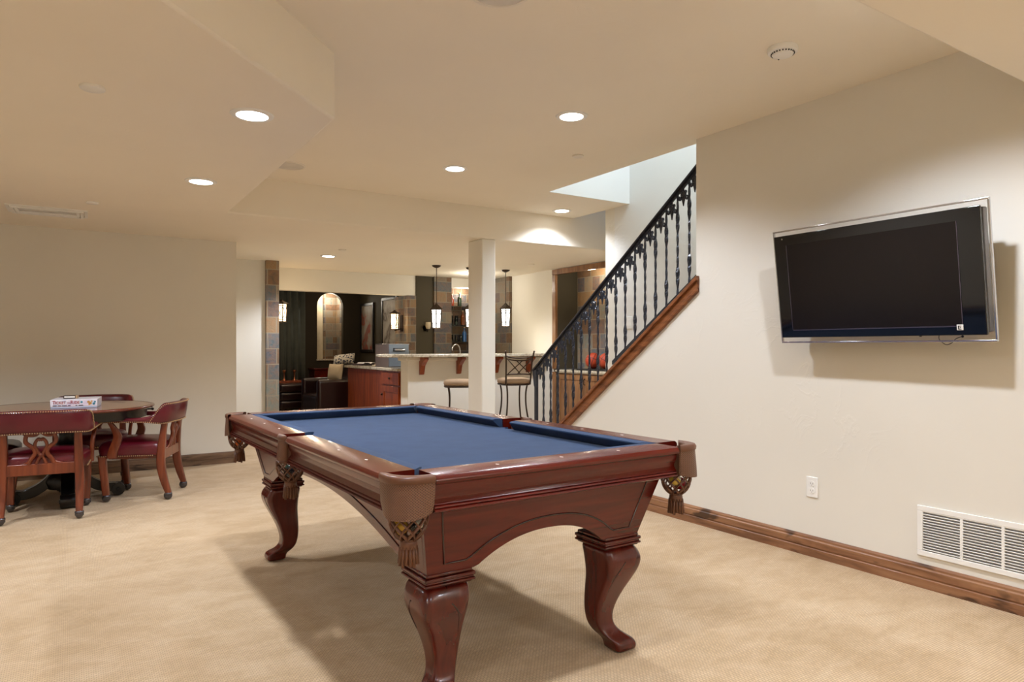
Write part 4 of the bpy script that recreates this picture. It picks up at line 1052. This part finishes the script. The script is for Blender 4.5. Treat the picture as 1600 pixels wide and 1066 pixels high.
# ------------------------------------------------------------------ living room beyond
def picture(y, z, wy, hz, label, cols):
    t = thing('framed_picture', label, 'picture', (4.798, y, z), 0, 'framed pictures in the dark room')
    m = MB()
    for a in ((-wy, wy, hz-.05, hz), (-wy, wy, -hz, -hz+.05), (-wy, -wy+.05, -hz+.05, hz-.05), (wy-.05, wy, -hz+.05, hz-.05)): m.box(-.035, 0, *a)
    m.build('picture_frame', M['blk'], t, bevel=.003)
    k = NT('picture_print', .6); v = k.coord(); k.color(k.ramp(k.noise(v, 4, 4), cols)); MB().box(-.02, -.002, -wy+.05, wy-.05, -hz+.05, hz-.05).build('print', k.m, t)
picture(12.56, 1.58, .34, .47, 'tall dark framed abstract picture in grey and rust red', [(.3, srgb(150, 146, 136)), (.5, srgb(130, 118, 104)), (.56, srgb(140, 52, 36)), (.7, srgb(110, 96, 84))])
picture(11.45, 1.62, .36, .48, 'pale framed picture partly behind the slate corner pier', [(.3, srgb(180, 176, 166)), (.5, srgb(150, 144, 134)), (.6, srgb(90, 80, 70)), (.7, srgb(160, 154, 144))])
# curtains on the far wall
ct = thing('curtain', 'dark grey green curtain hanging in folds in the living room', 'curtain', (3.25, 12.9, 0))
rows = []
for z in (0.02, 2.27):
    rows.append([(-.62+1.06*i/80, .035*math.sin(i*.62)+.012*math.sin(i*1.9), z) for i in range(81)])
m = MB().loft(rows+[[(x, y_+.006, z) for x, y_, z in r] for r in reversed(rows)], False, False, True)
m.build('curtain_panel', M['curtain'], ct, smooth='all')
MB().tube([(-.7, 0, 2.28), (.5, 0, 2.28)], .014, 8).build('curtain_rod', M['bronze'], ct)
# dark leather armchair, its back toward us
ac = thing('armchair', 'dark brown leather armchair in the living room holding two pillows', 'armchair', (3.58, 11.05, 0), math.radians(-90))
def cushion_box(x0, x1, y0, y1, z0, z1, name, mat, parent, bev=.04):
    return MB().box(x0, x1, y0, y1, z0, z1).build(name, mat, parent, bevel=bev, seg=4)
cushion_box(-.38, .38, -.36, .36, .14, .44, 'seat', M['darkleather'], ac)
cushion_box(-.42, .42, .24, .46, .14, .93, 'backrest', M['darkleather'], ac, .06)
cushion_box(-.48, -.36, -.36, .40, .14, .69, 'armrest', M['darkleather'], ac, .05); cushion_box(.36, .48, -.36, .40, .14, .69, 'armrest', M['darkleather'], ac, .05)
for a in (-.4, .4):
    for b_ in (-.3, .38): MB().tube([(a, b_, .15), (a*1.02, b_*1.02, 0)], [.025, .018], 8).build('leg', M['blackw'], ac)
def pillow(name, loc, rot, w_, h_, mat, label):
    rows = []
    for i in range(13):
        u = -1+2*i/12; row = []
        for k in range(24):
            a = 2*PI*k/24
            row.append((u*w_/2, math.sin(a)*.06*math.sqrt(max(.02, 1-u**4)), math.copysign(abs(math.cos(a))**.8, math.cos(a))*h_/2*(1-.06*(1-u*u))))
        rows.append(row)
    o = MB().loft(rows, True, True).build(name, mat, smooth='all'); o.location = loc; o.rotation_euler = rot; tag(o, label, 'pillow'); return o
pm = NT('patterned_fabric', .9, .1); v = pm.coord(); wv = pm.n('TexVoronoi'); wv.inputs['Scale'].default_value = 28; pm.l(v, wv.inputs['Vector'])
pm.color(pm.ramp(wv.outputs['Distance'], [(.3, srgb(70, 74, 92)), (.42, srgb(190, 186, 176))], 'CONSTANT'))
pillow('pillow', (3.60, 10.88, .80), (-.2, 0, math.radians(-55)), .27, .27, M['cream'], 'plain cream pillow propped on the dark leather armchair')
pillow('pillow', (3.82, 11.1, 1.0), (-.6, -.12, math.radians(-40)), .36, .20, pm.m, 'grey patterned pillow lying on top of the armchair back')
sf = thing('ottoman', 'low dark leather ottoman with channel stitching near the curtain', 'ottoman', (3.30, 12.02, 0), .1)
for k, z in enumerate((.16, .30, .44)): cushion_box(-.40, .22, -.3, .3, z, z+.135, 'cushion', M['darkleather'], sf, .035)
for a in (-.36, .18):
    for b_ in (-.26, .26): MB().tube([(a, b_, .17), (a, b_, 0)], .022, 8).build('leg', M['blackw'], sf)
# side table with little lamps near curtain
stb = thing('side_table', 'small dark wooden side table in front of the curtain', 'side table', (3.28, 12.6, 0))
MB().box(-.3, .3, -.2, .2, .56, .60).build('tabletop', M['cabw'], stb, bevel=.004)
for a in (-.27, .27):
    for b_ in (-.17, .17): MB().tube([(a, b_, .56), (a, b_, 0)], .02, 6).build('leg', M['cabw'], stb)
for x_, lab in ((3.20, 'left bronze candlestick on the side table by the curtain'), (3.38, 'right bronze candlestick on the side table by the curtain')):
    o = MB().lathe([(.04, 0), (.04, .01), (.012, .03), (.012, .14), (.03, .16), (.03, .19), (.001, .19)], n=14, cap=False).build('candlestick', simple('copper', srgb(150, 90, 60), .3, .5, .7), smooth='all'); o.location = (x_, 12.5, .602)
    tag(o, lab, 'candlestick', 'candlesticks')
# console below the arched niche
cn = thing('console_table', 'dark wooden console below the arched stone niche', 'console', (4.2, 12.78, 0))
MB().box(-.42, .42, -.17, .17, .08, .78).build('cabinet_body', M['cherry'], cn, bevel=.004)
MB().box(-.44, .44, -.19, .19, .782, .81).build('tabletop', M['cherry'], cn, bevel=.004)
for a in (-.38, .38): MB().box(a-.03, a+.03, -.15, .15, 0, .08).build('foot', M['blackw'], cn)
